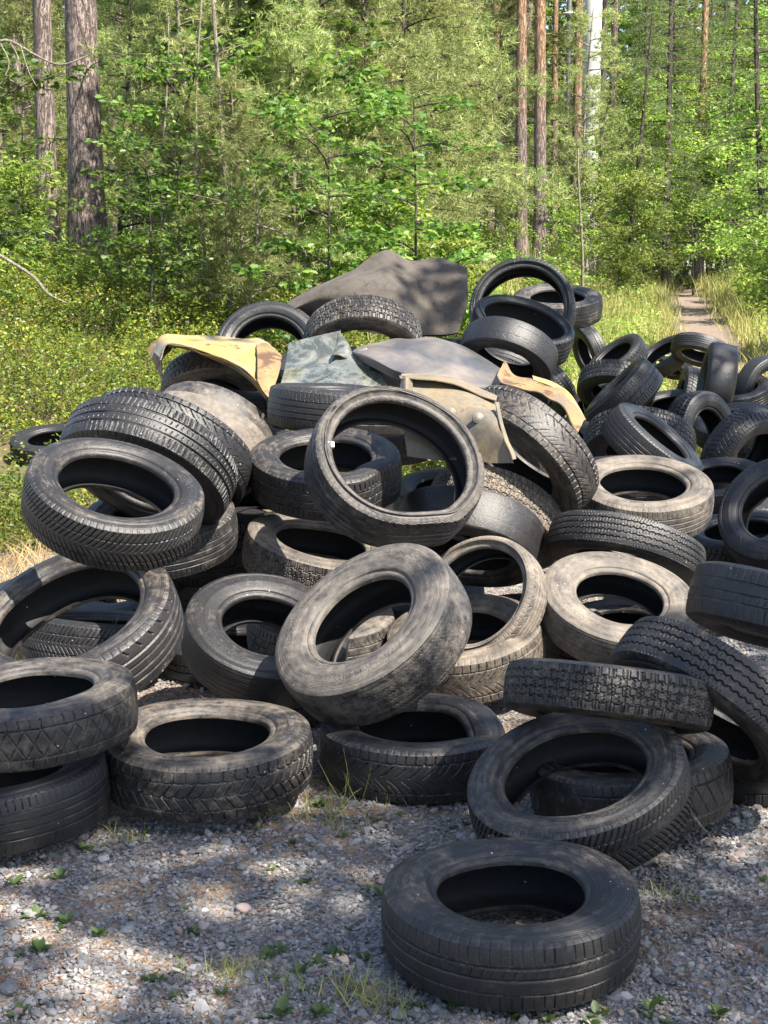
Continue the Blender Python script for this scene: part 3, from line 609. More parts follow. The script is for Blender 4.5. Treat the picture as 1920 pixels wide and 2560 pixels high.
def warp_fold(V, T, r, z):            # squashed, its tread buckled inwards
    V = V.copy(); a = 5.75; d = np.abs((T - a + np.pi) % (2 * np.pi) - np.pi); k = np.exp(-(d / .28) ** 2); q = 1 - .10 * k
    V[..., 0] *= q; V[..., 1] *= q; V[..., 2] *= 1 + .08 * k
    return V
WARP = {'t12': warp_dent, 't65': warp_torn, 't11': warp_fold}
CACHE = {}
def meshes_for(i, kind):
    k = i if i in WARP else kind
    if k not in CACHE: CACHE[k] = tyre_meshes(kind, WARP.get(i), key=k)
    return CACHE[k]
TYRE_OBJ = {}
def place_tyre(i, c, n, R, W, kind, dust, label, spin=None):
    ms = meshes_for(i, kind)
    rr = random.Random(hash_(i)); spin = rr.random() * 6.28 if spin is None else spin
    n = Vector(n).normalized(); q = n.to_track_quat('Z', 'Y').to_matrix().to_4x4() @ Matrix.Rotation(spin, 4, 'Z')
    e = empty('tyre'); e.matrix_world = Matrix.Translation(c) @ q @ Matrix.Diagonal((R / R0, R / R0, W / W0, 1))
    tag(e, label, 'tyre', 'worn car tyres dumped in a heap')
    col = (dust, rr.random(), rr.random(), 1)
    for nm, key in (('tread', 'tr'), ('sidewall', 'sa'), ('sidewall', 'sb'), ('inner_liner', 'in')):
        o = obj(nm, ms[key], e); o.color = col
    TYRE_OBJ[i] = e
    return e
LAB = {}
for ln in LABELS.strip().splitlines():
    k, v = ln.split('|', 1); LAB[k.strip()] = v.strip()
SPIN = {'t12': None, 't65': None, 't11': None}
def spin_for(i, n, screen_deg, warp_ang):
    """spin so that the warp at local angle warp_ang points to screen direction screen_deg (0 right, 90 up)"""
    n = Vector(n).normalized(); q = n.to_track_quat('Z', 'Y').to_matrix()
    best = None
    for k in range(360):
        v = q @ (Matrix.Rotation(R_(k), 3, 'Z') @ Vector((math.cos(warp_ang), math.sin(warp_ang), 0)))
        sx, sy = v.x, np.dot(np.array(v), UP); L = math.hypot(sx, sy) + 1e-6
        d = sx / L * math.cos(R_(screen_deg)) + sy / L * math.sin(R_(screen_deg))
        if best is None or d > best[0]: best = (d, k)
    return R_(best[1])
for i, c, n, R, W, kind, dust in TYRES:
    sp = None
    if i == 't12': sp = spin_for(i, n, -72, 1.75)
    if i == 't65': sp = spin_for(i, n, 172, 2.55)
    if i == 't11': sp = spin_for(i, n, -18, 5.75)
    place_tyre(i, c, n, R, W, kind, dust, LAB.get(i, 'worn black car tyre buried low in the heap'), sp)

# white sticker and raised letters on the leaning low-profile tyre
def on_sidewall(i, ang, r, zoff):
    M = TYRE_OBJ[i].matrix_world; return M @ Vector((r * math.cos(ang), r * math.sin(ang), zoff))
def sidewall_text(i, txt, screen_deg, r, size, arc, zf=.1005, rz=0):
    """raised characters bent round the sidewall as one mesh"""
    e = TYRE_OBJ[i]; M3 = e.matrix_world.to_3x3(); best = (-9, 0)
    for k in range(720):
        a = math.pi * k / 360; v = M3 @ Vector((math.cos(a), math.sin(a), 0)); sx, sy = v.x, float(np.dot(np.array(v), UP)); L = math.hypot(sx, sy)
        d = sx / L * math.cos(R_(screen_deg)) + sy / L * math.sin(R_(screen_deg))
        if d > best[0]: best = (d, a)
    a0 = best[1]
    cu = bpy.data.curves.new('lettering', 'FONT'); cu.body = txt; cu.size = size; cu.extrude = .0016; cu.align_x = 'CENTER'; cu.resolution_u = 2
    t = bpy.data.objects.new('tmp', cu); COL.objects.link(t); dg = bpy.context.evaluated_depsgraph_get(); me = bpy.data.meshes.new_from_object(t.evaluated_get(dg))
    bpy.data.objects.remove(t)
    for v in me.vertices:
        a = a0 - v.co.x / r; rr_ = r + v.co.y; v.co = (rr_ * math.cos(a), rr_ * math.sin(a), zf + v.co.z)
    me.materials.clear(); me.materials.append(M_SIDE); o = obj('lettering', me, e); o.color = (.3, .4, .4, 1)
    o['label'] = 'raised rubber letters moulded on the sidewall'
def bead_patch(i, screen_deg, r0, r1, da):
    e = TYRE_OBJ[i]; M3 = e.matrix_world.to_3x3(); best = (-9, 0)
    for k in range(720):
        a = math.pi * k / 360; v = M3 @ Vector((math.cos(a), math.sin(a), 0)); sx, sy = v.x, float(np.dot(np.array(v), UP)); L = math.hypot(sx, sy)
        d = sx / L * math.cos(R_(screen_deg)) + sy / L * math.sin(R_(screen_deg))
        if d > best[0]: best = (d, a)
    A = np.linspace(best[1] - da, best[1] + da, 8); V = []
    for a in A:
        for r, z in ((r0, .0785), (r0, .0865), (r1, .0865), (r1, .0785)): V.append((r * math.cos(a), r * math.sin(a), z))
    V = np.array(V); f = []
    for k in range(7):
        for j in range(4): f.append((k * 4 + j, (k + 1) * 4 + j, (k + 1) * 4 + (j + 1) % 4, k * 4 + (j + 1) % 4))
    o = obj('sticker', mesh('sticker', V, np.array(f), False, M_WHITEST), e); o['label'] = 'small white mark on the rim edge'
bead_patch('t12', 172, .238, .249, .045)
sidewall_text('t12', '-LIFE', 147, .270, .016, 1, .0985)
sidewall_text('t1', 'D', 118, .262, .026, 1, .0985)
# ------------------------------------------------------------------ scrap bodywork on the heap
def crom2(G, nu, nv):
    G = np.array(G, float); A = np.stack([crom(G[:, j], nu) for j in range(G.shape[1])], 1)
    return np.stack([crom(A[i], nv) for i in range(nu)], 0)
def sheet(name, rows, nu, nv, thick, mat, parent, rough=.006, seed=1, fs=9., smooth=True):
    """rows: control rows of (x, y, depth); a solid sheet with real thickness"""
    G = [[at(*p) for p in r] for r in rows]; P = crom2(G, nu, nv)
    du = np.gradient(P, axis=0); dv = np.gradient(P, axis=1); n = np.cross(du, dv); n /= np.linalg.norm(n, axis=2)[..., None] + 1e-9
    r = np.random.default_rng(seed); D = np.zeros(P.shape[:2])
    for k in range(7):
        a = r.normal(size=3) * fs * (1 + k * .6); D += np.sin(P @ a + r.random() * 6) / (1 + k * .7)
    P = P + n * (D * rough / 2)[..., None]
    B = P - n * thick
    V = np.concatenate([P.reshape(-1, 3), B.reshape(-1, 3)]); f = grid_faces(nu, nv); N0 = nu * nv; fs_ = [f, f[:, ::-1] + N0]
    def strip(ix): ix = np.array(ix); return np.stack([ix[:-1], ix[1:], ix[1:] + N0, ix[:-1] + N0], -1)
    i0 = np.arange(nv); fs_ += [strip(i0)[:, ::-1], strip(i0 + (nu - 1) * nv), strip(np.arange(nu) * nv), strip(np.arange(nu) * nv + nv - 1)[:, ::-1]]
    c = P.reshape(-1, 3).mean(0) if parent is None else np.array(parent.location)
    me = mesh(name, V - c, np.concatenate(fs_), smooth, mat); me.set_sharp_from_angle(angle=R_(40))
    o = obj(name, me, parent)
    if parent is None: o.location = c
    return o
def root_at(name, p, label, cat, group=None):
    e = empty(name, at(*p)); return tag(e, label, cat, group)
# yellow wing
g = root_at('car_wing', (470, 790, 7.6), 'faded yellow car wing bent over a tyre at the left of the heap', 'car wing')
sheet('skin', [[(332, 760, 7.95), (352, 726, 8.0), (410, 727, 8.05), (480, 727, 8.05), (540, 731, 8.0), (575, 738, 7.9), (606, 768, 7.7)],
               [(338, 766, 7.8), (358, 735, 7.85), (415, 741, 7.8), (482, 754, 7.65), (535, 772, 7.55), (565, 792, 7.5), (597, 808, 7.45)],
               [(344, 776, 7.7), (362, 744, 7.7), (420, 753, 7.6), (488, 778, 7.45), (535, 806, 7.35), (560, 828, 7.3), (580, 858, 7.25)]], 26, 60, .005, M_YEL, g, .010, 3, 6)
sheet('wheel_arch_lip', [[(362, 744, 7.69), (420, 753, 7.59), (488, 778, 7.44), (535, 806, 7.34), (577, 852, 7.24)],
                     [(364, 750, 7.78), (420, 760, 7.68), (486, 788, 7.54), (532, 817, 7.44), (573, 863, 7.34)]], 6, 40, .004, M_YEL2, g, .004, 5)
sheet('front_flange', [[(319, 757, 8.0), (333, 738, 8.02), (364, 719, 8.04)], [(330, 782, 7.9), (347, 757, 7.9), (366, 741, 7.9)], [(348, 818, 7.8), (352, 775, 7.82), (372, 752, 7.85)]], 14, 16, .005, M_YEL2, g, .012, 6, 14)
sheet('door_edge', [[(553, 738, 7.86), (578, 740, 7.84), (609, 768, 7.66)], [(556, 775, 7.5), (580, 785, 7.44), (604, 800, 7.4)], [(556, 822, 7.28), (568, 845, 7.2), (584, 863, 7.16)]], 18, 14, .006, M_YEL2, g, .010, 8, 12)
# windscreen
g = root_at('broken_windscreen', (700, 785, 7.5), 'cracked and folded car windscreen lying on top of the heap beside the yellow wing', 'windscreen')
sheet('glass_pane', [[(624, 741, 7.5), (680, 727, 7.5), (736, 714, 7.5)], [(616, 790, 7.35), (675, 782, 7.35), (738, 768, 7.4)], [(604, 838, 7.15), (660, 838, 7.15), (712, 836, 7.2)]], 22, 24, .006, M_GLASS, g, .003, 11, 7)
sheet('folded_pane', [[(716, 783, 7.3), (755, 765, 7.35), (792, 752, 7.4)], [(690, 812, 7.2), (760, 800, 7.25), (815, 790, 7.3)], [(662, 842, 7.05), (745, 845, 7.1), (838, 830, 7.2)]], 22, 24, .006, M_GLASS, g, .004, 12, 8)
sheet('torn_corner', [[(734, 716, 7.48), (752, 735, 7.45), (764, 768, 7.38)], [(716, 772, 7.36), (735, 770, 7.3), (755, 778, 7.33)]], 12, 12, .006, M_GLASS, g, .014, 13, 12)
acc = Acc(); tube(acc, [at(663, 834, 7.1) - at(700, 785, 7.5) , at(706, 812, 7.2) - at(700, 785, 7.5), at(748, 778, 7.35) - at(700, 785, 7.5), at(768, 757, 7.4) - at(700, 785, 7.5)], .006, 6)
obj('rubber_seal', acc.build('rubber_seal', True, M_BLACK), g)
# grey bonnet
g = root_at('car_bonnet', (920, 785, 7.5), 'dark grey dented car bonnet lying across the heap in front of the brown carpet', 'car bonnet')
sheet('skin', [[(766, 753, 7.5), (808, 739, 7.62), (868, 731, 7.75), (945, 731, 7.85), (1005, 748, 7.85), (1050, 775, 7.75), (1084, 800, 7.6)],
               [(762, 757, 7.42), (806, 752, 7.4), (866, 756, 7.42), (945, 764, 7.45), (1008, 784, 7.42), (1050, 806, 7.35), (1082, 824, 7.3)],
               [(763, 760, 7.33), (806, 772, 7.2), (862, 794, 7.12), (935, 806, 7.1), (1000, 826, 7.05), (1045, 840, 7.0), (1078, 848, 6.98)],
               [(766, 770, 7.36), (806, 796, 7.22), (860, 824, 7.14), (935, 836, 7.12), (1000, 846, 7.08), (1045, 856, 7.04), (1074, 860, 7.0)]], 26, 56, .012, M_HOOD, g, .016, 21, 4)
sheet('inner_frame', [[(776, 778, 7.46), (812, 802, 7.3), (868, 832, 7.22), (930, 846, 7.2)], [(780, 784, 7.6), (816, 816, 7.5), (866, 846, 7.45), (930, 858, 7.4)]], 8, 30, .01, M_HOOD, g, .006, 22)
# cream inner panel
g = root_at('dented_metal_panel', (985, 885, 6.0), 'cream metal inner panel with round plugs and rust, upright behind the leaning low-profile tyre', 'metal panel')
pc = [[(866, 812, 6.1), (893, 812, 6.12), (960, 818, 6.12), (1020, 838, 6.1), (1072, 858, 6.05)],
      [(866, 850, 5.98), (900, 858, 6.0), (965, 862, 5.98), (1025, 880, 5.86), (1072, 900, 5.78)],
      [(868, 900, 5.9), (920, 905, 5.9), (975, 905, 5.86), (1040, 920, 5.74), (1082, 935, 5.64)],
      [(880, 985, 5.82), (940, 990, 5.8), (1000, 993, 5.76), (1055, 998, 5.64), (1108, 1000, 5.55)]]
sheet('panel', pc, 44, 44, .004, M_PANEL, g, .011, 31, 8)
sheet('top_lip', [[(862, 811, 6.12), (893, 808, 6.13), (960, 812, 6.13), (1020, 833, 6.11), (1074, 856, 6.06)], [(864, 817, 6.0), (895, 818, 6.02), (962, 826, 6.02), (1018, 846, 6.0), (1071, 868, 5.95)]], 6, 36, .004, M_PANEL, g, .005, 33, 12)
sheet('side_fold', [[(864, 810, 6.08), (878, 814, 6.0), (892, 816, 6.06)], [(865, 845, 5.98), (878, 850, 5.9), (890, 855, 5.98)]], 10, 10, .004, M_PANEL, g, .008, 34, 16)
sheet('edge_rib', [[(1069, 870, 5.82), (1079, 910, 5.71), (1086, 940, 5.63), (1106, 995, 5.52)], [(1076, 870, 5.85), (1086, 911, 5.74), (1093, 940, 5.66), (1113, 993, 5.55)]], 5, 24, .004, M_PANEL, g, .004, 35)
def plug(x, y, d, r):
    a = Acc(); N = (CAM - at(x, y, d)); N /= np.linalg.norm(N); N = N + np.array([.1, 0, .25]); N /= np.linalg.norm(N)
    c = at(x, y, d) - np.array(g.location); u = np.cross(N, [0, 0, 1]); u /= np.linalg.norm(u); v = np.cross(N, u); th = np.linspace(0, 2 * np.pi, 24, endpoint=False)
    prof = [(0, .004), (r * .72, .004), (r * .8, .001), (r, .003), (r * 1.05, -.008)]
    V = np.concatenate([c + N * z + rr * (np.cos(th)[:, None] * u + np.sin(th)[:, None] * v) for rr, z in prof]); k = 24
    i, j = np.meshgrid(np.arange(len(prof) - 1), np.arange(k), indexing='ij'); f = np.stack([i * k + j, i * k + (j + 1) % k, (i + 1) * k + (j + 1) % k, (i + 1) * k + j], -1).reshape(-1, 4)
    obj('plug', mesh('plug', V, f[:, ::-1], True, M_PANEL), g)
plug(974, 891, 5.86, .020); plug(1033, 903, 5.76, .022)
# yellow strip
g = root_at('yellow_bodywork_strip', (1165, 840, 7.0), 'rusty yellow strip of bodywork wedged above the cracked winter-tread tyre', 'bodywork strip')
sheet('strip', [[(1090, 778, 7.4), (1106, 806, 7.3), (1150, 817, 7.2), (1195, 832, 7.1), (1232, 858, 7.0), (1262, 905, 6.85)], [(1073, 812, 7.1), (1090, 830, 7.0), (1140, 838, 6.95), (1185, 858, 6.85), (1215, 880, 6.75), (1248, 935, 6.6)]], 14, 50, .006, M_YEL2, g, .009, 41, 12)
sheet('rim_fold', [[(1150, 813, 7.22), (1197, 826, 7.12), (1236, 853, 7.0), (1266, 905, 6.85)], [(1152, 820, 7.15), (1194, 835, 7.06), (1229, 860, 6.95), (1257, 908, 6.8)]], 6, 36, .005, M_YEL, g, .006, 42)
# brown carpet
sheet('carpet', [[(624, 655, 8.75), (690, 619, 8.8), (760, 583, 8.85), (832, 541, 8.9), (885, 563, 8.95), (948, 555, 8.95), (1010, 577, 8.9)],
                 [(628, 668, 8.6), (692, 634, 8.6), (765, 612, 8.6), (838, 598, 8.65), (890, 600, 8.75), (950, 600, 8.8), (1010, 610, 8.75)],
                 [(634, 680, 8.66), (700, 655, 8.6), (770, 655, 8.5), (840, 655, 8.5), (895, 655, 8.6), (950, 655, 8.7), (1007, 655, 8.65)],
                 [(642, 688, 8.75), (710, 690, 8.7), (780, 715, 8.55), (845, 724, 8.5), (895, 724, 8.55), (945, 724, 8.6), (990, 718, 8.6)]], 40, 60, .018, M_CARPET, None, .016, 51, 6)
tag(bpy.context.scene.objects['carpet'], 'stiff brown carpet folded over the top of the heap behind the block-tread tyre', 'carpet')
# cream debris seen through the leaning ring
g = root_at('crumpled_metal_scrap', (935, 935, 6.5), 'crumpled cream metal scrap seen through the ring of the leaning low-profile tyre', 'metal scrap')
sheet('sheet', [[(880, 905, 6.7), (925, 915, 6.7), (985, 945, 6.6)], [(885, 945, 6.5), (930, 950, 6.45), (980, 970, 6.4)], [(880, 990, 6.4), (925, 990, 6.35), (960, 985, 6.35)]], 24, 24, .004, M_YEL2, g, .06, 61, 22)

# ------------------------------------------------------------------ ground
def path_x(y): return 4.1 + (y - 17) * .17
def base_z(y): return 1.5 * sstep((y - 12) / 38)
def terr(x, y):
    x = np.asarray(x, float); y = np.asarray(y, float)
    bank = 1.35 * sstep((y - 8.3 + .25 * np.minimum(x + 2, 0) * -0.0) / 10.5)
    lat_ = sstep((path_x(np.maximum(y, 9)) - 2.2 - x) / 3.4)
    lr = .7 * sstep((x - path_x(np.maximum(y, 6)) - .8) / 3) * sstep((y - 8) / 8)
    return base_z(y) + bank * lat_ + lr
def vnoise(x, y, s, seed=0):
    r = np.random.default_rng(seed); o = 0
    for k in range(5):
        a, b, c = r.normal(size=2) * s * (1 + k * .5), r.random() * 6.28, 1 / (1 + .5 * k)
        o = o + c * np.sin(x * a[0] + y * a[1] + b + 1.3 * np.sin(x * a[1] * .7 - y * a[0] * .6 + b * 2))
    return o / 2.5
xs = np.concatenate([np.linspace(-300, -12, 14)[:-1], np.linspace(-12, -2.2, 50)[:-1], np.linspace(-2.2, 2.8, 190)[:-1], np.linspace(2.8, 16, 90)[:-1], np.linspace(16, 300, 14)])
ys = np.concatenate([np.linspace(-60, 2, 12)[:-1], np.linspace(2, 7, 190)[:-1], np.linspace(7, 40, 150)[:-1], np.linspace(40, 400, 20)])
X, Y = np.meshgrid(xs, ys, indexing='ij'); Z = terr(X, Y) + .012 * vnoise(X, Y, 5, 3) * (Y > 2) + .004 * vnoise(X, Y, 30, 4) * ((Y > 2) & (Y < 9)) - .01
def groundmat():
    N = NT('forest_clearing_ground'); g = N.n('ShaderNodeNewGeometry'); P = g.outputs['Position']; sp = N.n('ShaderNodeSeparateXYZ'); N.l(P, sp.inputs[0]); x, y, z = sp.outputs
    a = N.noise(P, 1.7, 5, .6, .5); b = N.noise(P, 9, 5, .65); c = N.noise(P, 55, 4, .7); d = N.noise(P, 160, 3, .7)
    v = N.n('ShaderNodeTexVoronoi'); v.inputs['Scale'].default_value = 75; N.l(P, v.inputs['Vector'])
    vs = N.n('ShaderNodeSeparateColor'); N.l(v.outputs['Color'], vs.inputs[0])
    grit = N.ramp(vs.outputs[0], [(0, (.065, .063, .06)), (.5, (.14, .135, .13)), (1, (.27, .26, .245))])
    lit = N.ramp(c, [(.35, (.10, .06, .035)), (.5, (.19, .13, .085)), (.68, (.29, .22, .155))])
    f = N.rng(N.math('ADD', N.math('MULTIPLY', a, .6), N.math('MULTIPLY', b, .4)), .46, .56)
    clear = N.mix(f, grit, lit)
    soil = N.mix(N.rng(c, .35, .65), c3(.045, .038, .02), c3(.13, .10, .05))
    pathc = N.mix(N.rng(c, .35, .65), c3(.12, .088, .068), c3(.22, .165, .125))
    # clearing: near the camera and right of the bank edge
    e = N.math('SUBTRACT', N.math('MULTIPLY_ADD', b, 1.2, N.math('ADD', N.math('MULTIPLY', x, .6), 9.6)), y)
    colr = N.mix(N.rng(e, -.3, .3), soil, clear)
    px = N.math('ABSOLUTE', N.math('SUBTRACT', x, N.math('MULTIPLY_ADD', N.math('SUBTRACT', y, 17.), .17, 4.1)))
    pm = N.rng(N.math('MULTIPLY_ADD', b, .9, px), .75, 1.1, 1., 0.); pm = N.math('MULTIPLY', pm, N.rng(y, 11, 13))
    colr = N.mix(pm, colr, pathc)
    N.l(colr, N.b.inputs['Base Color']); N.b.inputs['Roughness'].default_value = .95
    N.bump(N.math('ADD', v.outputs['Distance'], N.math('MULTIPLY', d, .6)), .8, .012)
    return N.m
o = obj('ground', mesh('ground', np.stack([X, Y, Z], -1).reshape(-1, 3), grid_faces(len(xs), len(ys)), True, groundmat())); o['kind'] = 'structure'
def gz(x, y): return terr(x, y) + .012 * vnoise(x, y, 5, 3) - .01

# gravel: angular stones
def rock_template(seed, sub=1):
    r = np.random.default_rng(seed); t = (1 + 5 ** .5) / 2
    V = np.array([(-1, t, 0), (1, t, 0), (-1, -t, 0), (1, -t, 0), (0, -1, t), (0, 1, t), (0, -1, -t), (0, 1, -t), (t, 0, -1), (t, 0, 1), (-t, 0, -1), (-t, 0, 1)]) / 1.9
    Fa = np.array([(0, 11, 5), (0, 5, 1), (0, 1, 7), (0, 7, 10), (0, 10, 11), (1, 5, 9), (5, 11, 4), (11, 10, 2), (10, 7, 6), (7, 1, 8), (3, 9, 4), (3, 4, 2), (3, 2, 6), (3, 6, 8), (3, 8, 9), (4, 9, 5), (2, 4, 11), (6, 2, 10), (8, 6, 7), (9, 8, 1)])
    V = V * (.75 + .5 * r.random((12, 1))) + r.normal(size=(12, 3)) * .09
    return V * [1, .8, .55], Fa
Vs, Fs, off = [], [], 0
def add_sc(V, f):
    global off
    Vs.append(V); Fs.append(f + off); off += len(V)
bare = lambda x, y: vnoise(x, y, 2.2, 9)
for k in range(8):
    tv, tf = rock_template(k)
    n = 11500; yy = 2.7 + (rng.random(n) ** 1.25) * 5.2; xx = (rng.random(n) - .5) * (yy * .62 + .35) + .02 * yy
    keep = rng.random(n) < np.where(bare(xx, yy) > .2, .30, 1.0); xx, yy = xx[keep], yy[keep]; n = len(xx)
    s = .0029 + .0054 * rng.random(n) ** 2.4 + .011 * (rng.random(n) < .035) * rng.random(n)
    V, f = scatter(tv, tf, np.stack([xx, yy, gz(xx, yy) + s * .25], -1), rotmats(rng.normal(size=n) * .4, rng.normal(size=n) * .4, rng.random(n) * 6.28), s * 1.25); add_sc(V, f)
o = obj('gravel', mesh('gravel', np.concatenate(Vs), np.concatenate(Fs), False, M_STONE)); o['kind'] = 'stuff'; tag(o, 'loose blue-grey gravel covering the clearing', 'gravel')
# larger stones as things
for (dx, dy, s, lab, m) in [(525, 1950, .036, 'round pinkish stone bedded in the gravel left of the front tyre', M_ROCK), (492, 1950 + 40, .02, None, M_STONE), (1050, 2180, .0, None, None),
                            (180, 1806, .026, 'flat orange stone beside the lower left tyre', M_ROCK), (285, 1995, .022, 'tan stone in the gravel at the lower left', M_STONE), (1440, 1995, .024, 'pale grey stone right of the front tyre', M_STONE),
                            (1422, 2105, .022, 'white stone near the lower right corner', M_STONE), (20, 2140, .035, 'blue-grey stone at the lower left corner', M_STONE), (1330, 2060 , .020, 'brown pebble touching the front tyre on the right', M_ROCK)]:
    if not lab: continue
    v = at(dx, dy, 1) - CAM; t = (HC) / -v[2]; p = CAM + v * t; tv, tf = rock_template(hash_(lab) % 50)
    V2 = tv * s; o = obj('stone', mesh('stone', V2, tf, False, m)); md = o.modifiers.new('round', 'SUBSURF'); md.levels = md.render_levels = 2 if 'round' in lab else 1
    o.location = (p[0], p[1], float(gz(p[0], p[1])) + s * .2); o.rotation_euler = (0, 0, random.random() * 6); tag(o, lab, 'stone', 'single larger stones in the gravel')

# needle litter, dry grass bits
def blade_t():  # bent grass blade, unit length along z
    return np.array([(-.5, 0, 0), (.5, 0, 0), (-.38, .12, .5), (.38, .12, .5), (0, .45, 1.)]), np.array([(0, 1, 3), (0, 3, 2), (2, 3, 4)])
n = 60000; yy = 2.7 + rng.random(n) ** 1.2 * 6; xx = (rng.random(n) - .5) * (yy * .66 + .4); k = (bare(xx, yy) > .05) | (rng.random(n) < .16); xx, yy = xx[k], yy[k]; n = len(xx)
tv = np.array([(0, -.5, 0), (1, -.3, .0), (1, .3, 0), (0, .5, 0)]); tf = np.array([(0, 1, 2), (0, 2, 3)])
V, f = scatter(tv, tf, np.stack([xx, yy, gz(xx, yy) + .003 + .008 * rng.random(n)], -1), rotmats(rng.normal(size=n) * .5, rng.normal(size=n) * .28, rng.random(n) * 6.28), np.stack([.012 + .03 * rng.random(n), .0016 + .0015 * rng.random(n), 0 * xx + 1], -1))
o = obj('needle_litter', mesh('needle_litter', V, f, False, M_LITTER)); o['kind'] = 'stuff'; tag(o, 'reddish fallen pine needles and dry stalks on the gravel', 'needle litter')

leaf6 = np.array([(0, 0, 0), (.28, .27, .04), (.62, .30, .02), (1, 0, -.08), (.62, -.30, .02), (.28, -.27, .04), (.5, 0, -.05)]); leaf6f = np.array([(0, 6, 1), (1, 6, 2), (2, 6, 3), (3, 6, 4), (4, 6, 5), (5, 6, 0)])
leaf2 = np.array([(0, 0, 0), (.5, .30, .07), (1, 0, -.05), (.5, -.30, .07)]); leaf2f = np.array([(0, 2, 1), (0, 3, 2)])
def weed(nl, s, seed):
    r = np.random.default_rng(seed); az = np.arange(nl) * 2.4 + r.random(nl) * .5; el = .25 + r.random(nl) * .8
    D = np.stack([np.cos(az) * np.cos(el), np.sin(az) * np.cos(el), np.sin(el)], -1)
    V, f = scatter(leaf6, leaf6f, D * s * .12 + [0, 0, s * .02], frames(D, r.normal(size=nl) * .3), s * (.5 + .6 * r.random(nl)))
    return V, f
acc2 = []
WEEDS = [(140, 1988, .055), (250, 1690 + 90, .035), (80, 1975, .06), (85, 2045, .05), (212, 2018, .05), (130, 1890, .05), (180, 1830, .05), (690, 2075, .05), (580, 2060, .045), (600, 2045, .04), (650, 2090, .05), (720, 2030 + 20, .04), (600, 2190, .07), (690, 2190, .05),
         (1090, 2180, .05), (1110, 2190, .05), (980, 2170, .045), (1400, 2175, .06), (1255, 1840, .03), (800, 1690, .05), (815, 1775, .03), (560, 1800 - 10, .035), (545, 1770, .03), (1275, 1790, .035), (900, 2130 + 30, .05), (830, 1925, .07), (1550, 2190, .06), (1290, 2185, .05), (480, 2150, .045), (860, 2160, .04), (1180, 2195, .04), (415, 2010, .04), (30, 1905, .05), (340, 1760, .035), (690, 1735, .05), (1010, 1790 - 15, .035), (630, 1815, .03), (1420, 1780 + 90, .035), (1500, 1935, .03)]
Vs, Fs, off = [], [], 0
for i, (dx, dy, s) in enumerate(WEEDS):
    v = at(dx, dy, 1) - CAM; t = HC / -v[2]; p = CAM + v * t; V, f = weed(random.randint(6, 13), s * .62, i); add_sc(V + [p[0], p[1], float(gz(p[0], p[1]))], f)
for i in range(230):
    y = 2.8 + random.random() ** 1.4 * 3.2; x = (random.random() - .5) * (y * .6)
    if bare(x, y) < -.5 and random.random() < .5: continue
    V, f = weed(random.randint(3, 7), .010 + .022 * random.random() ** 2, i + 100); add_sc(V + [x, y, float(gz(x, y))], f)
o = obj('seedling_weeds', mesh('seedling_weeds', np.concatenate(Vs), np.concatenate(Fs), True, M_WEED)); o['kind'] = 'stuff'; tag(o, 'small green weeds sprouting in the gravel', 'weeds')

def grass_mesh(xx, yy, hgt, wid, lean=.45, zf=gz, r=rng):
    n = len(xx); tv, tf = blade_t(); M = rotmats(r.normal(size=n) * lean * .5, r.normal(size=n) * lean * .5, r.random(n) * 6.28)
    return scatter(tv, tf, np.stack([xx, yy, zf(xx, yy)], -1), M, np.stack([wid * (.6 + .8 * r.random(n)), hgt * .8, hgt * (.5 + .7 * r.random(n))], -1))
# grass tufts in the gravel
Vs, Fs, off = [], [], 0
for (dx, dy, hh, nn) in [(775, 1730, .16, 16), (700, 1760, .08, 40), (760, 1700, .10, 30), (445, 1735, .05, 14), (350, 1750, .06, 14), (170, 1795, .09, 14), (100, 1820, .06, 20), (990, 1725, .05, 16), (790, 2150, .08, 60), (820, 2170, .07, 40), (640, 2130, .05, 30), (1440, 1930, .05, 30), (480, 2090, .05, 50), (520, 2100, .04, 40), (880, 1735, .06, 16), (1130, 1700, .05, 12), (580, 1760, .05, 40), (740, 1790, .05, 40), (270, 1805, .04, 30)]:
    v = at(dx, dy, 1) - CAM; t = HC / -v[2]; p = CAM + v * t; V, f = grass_mesh(p[0] + rng.normal(size=nn) * .04, p[1] + rng.normal(size=nn) * .03, np.full(nn, hh), .0028, .9); add_sc(V, f)
o = obj('short_grass', mesh('short_grass', np.concatenate(Vs), np.concatenate(Fs), True, M_GRASS)); o['kind'] = 'stuff'; tag(o, 'thin grass tufts growing between the gravel and the front tyres', 'grass')
# golden dry grass at the left foot of the bank
n = 9000; xx = -3.6 + rng.random(n) * 2.6; yy = 5.6 + rng.random(n) * 4.2; k = (xx < -1.05 - .1 * (yy - 6)); xx, yy = xx[k], yy[k]
V, f = grass_mesh(xx, yy, .10 + .16 * rng.random(len(xx)), .005, 1.3); o = obj('dry_grass', mesh('dry_grass', V, f, True, M_DRY)); o['kind'] = 'stuff'; tag(o, 'golden dry grass at the foot of the bank left of the heap', 'dry grass')
# tall grass round the path
n = 60000; yy = 11 + rng.random(n) ** 1.5 * 45; side = np.where(rng.random(n) < .55, -1, 1); xx = path_x(yy) + side * (.28 + .3 * (rng.random(n) < .9) + rng.random(n) ** 1.2 * np.where(side < 0, 3.6, 3.2))
V, f = grass_mesh(xx, yy, .12 + (.20 + .25 * sstep((yy - 24) / 10)) * rng.random(n) + .35 * (np.abs(xx - path_x(yy)) > 1.6) * rng.random(n), .010 + .0006 * yy[0] * 0 + .007, .55, terr); o = obj('path_grass', mesh('path_grass', V, f, True, M_GRASS)); o['kind'] = 'stuff'; tag(o, 'tall yellow-green grass on both sides of the forest path', 'grass')
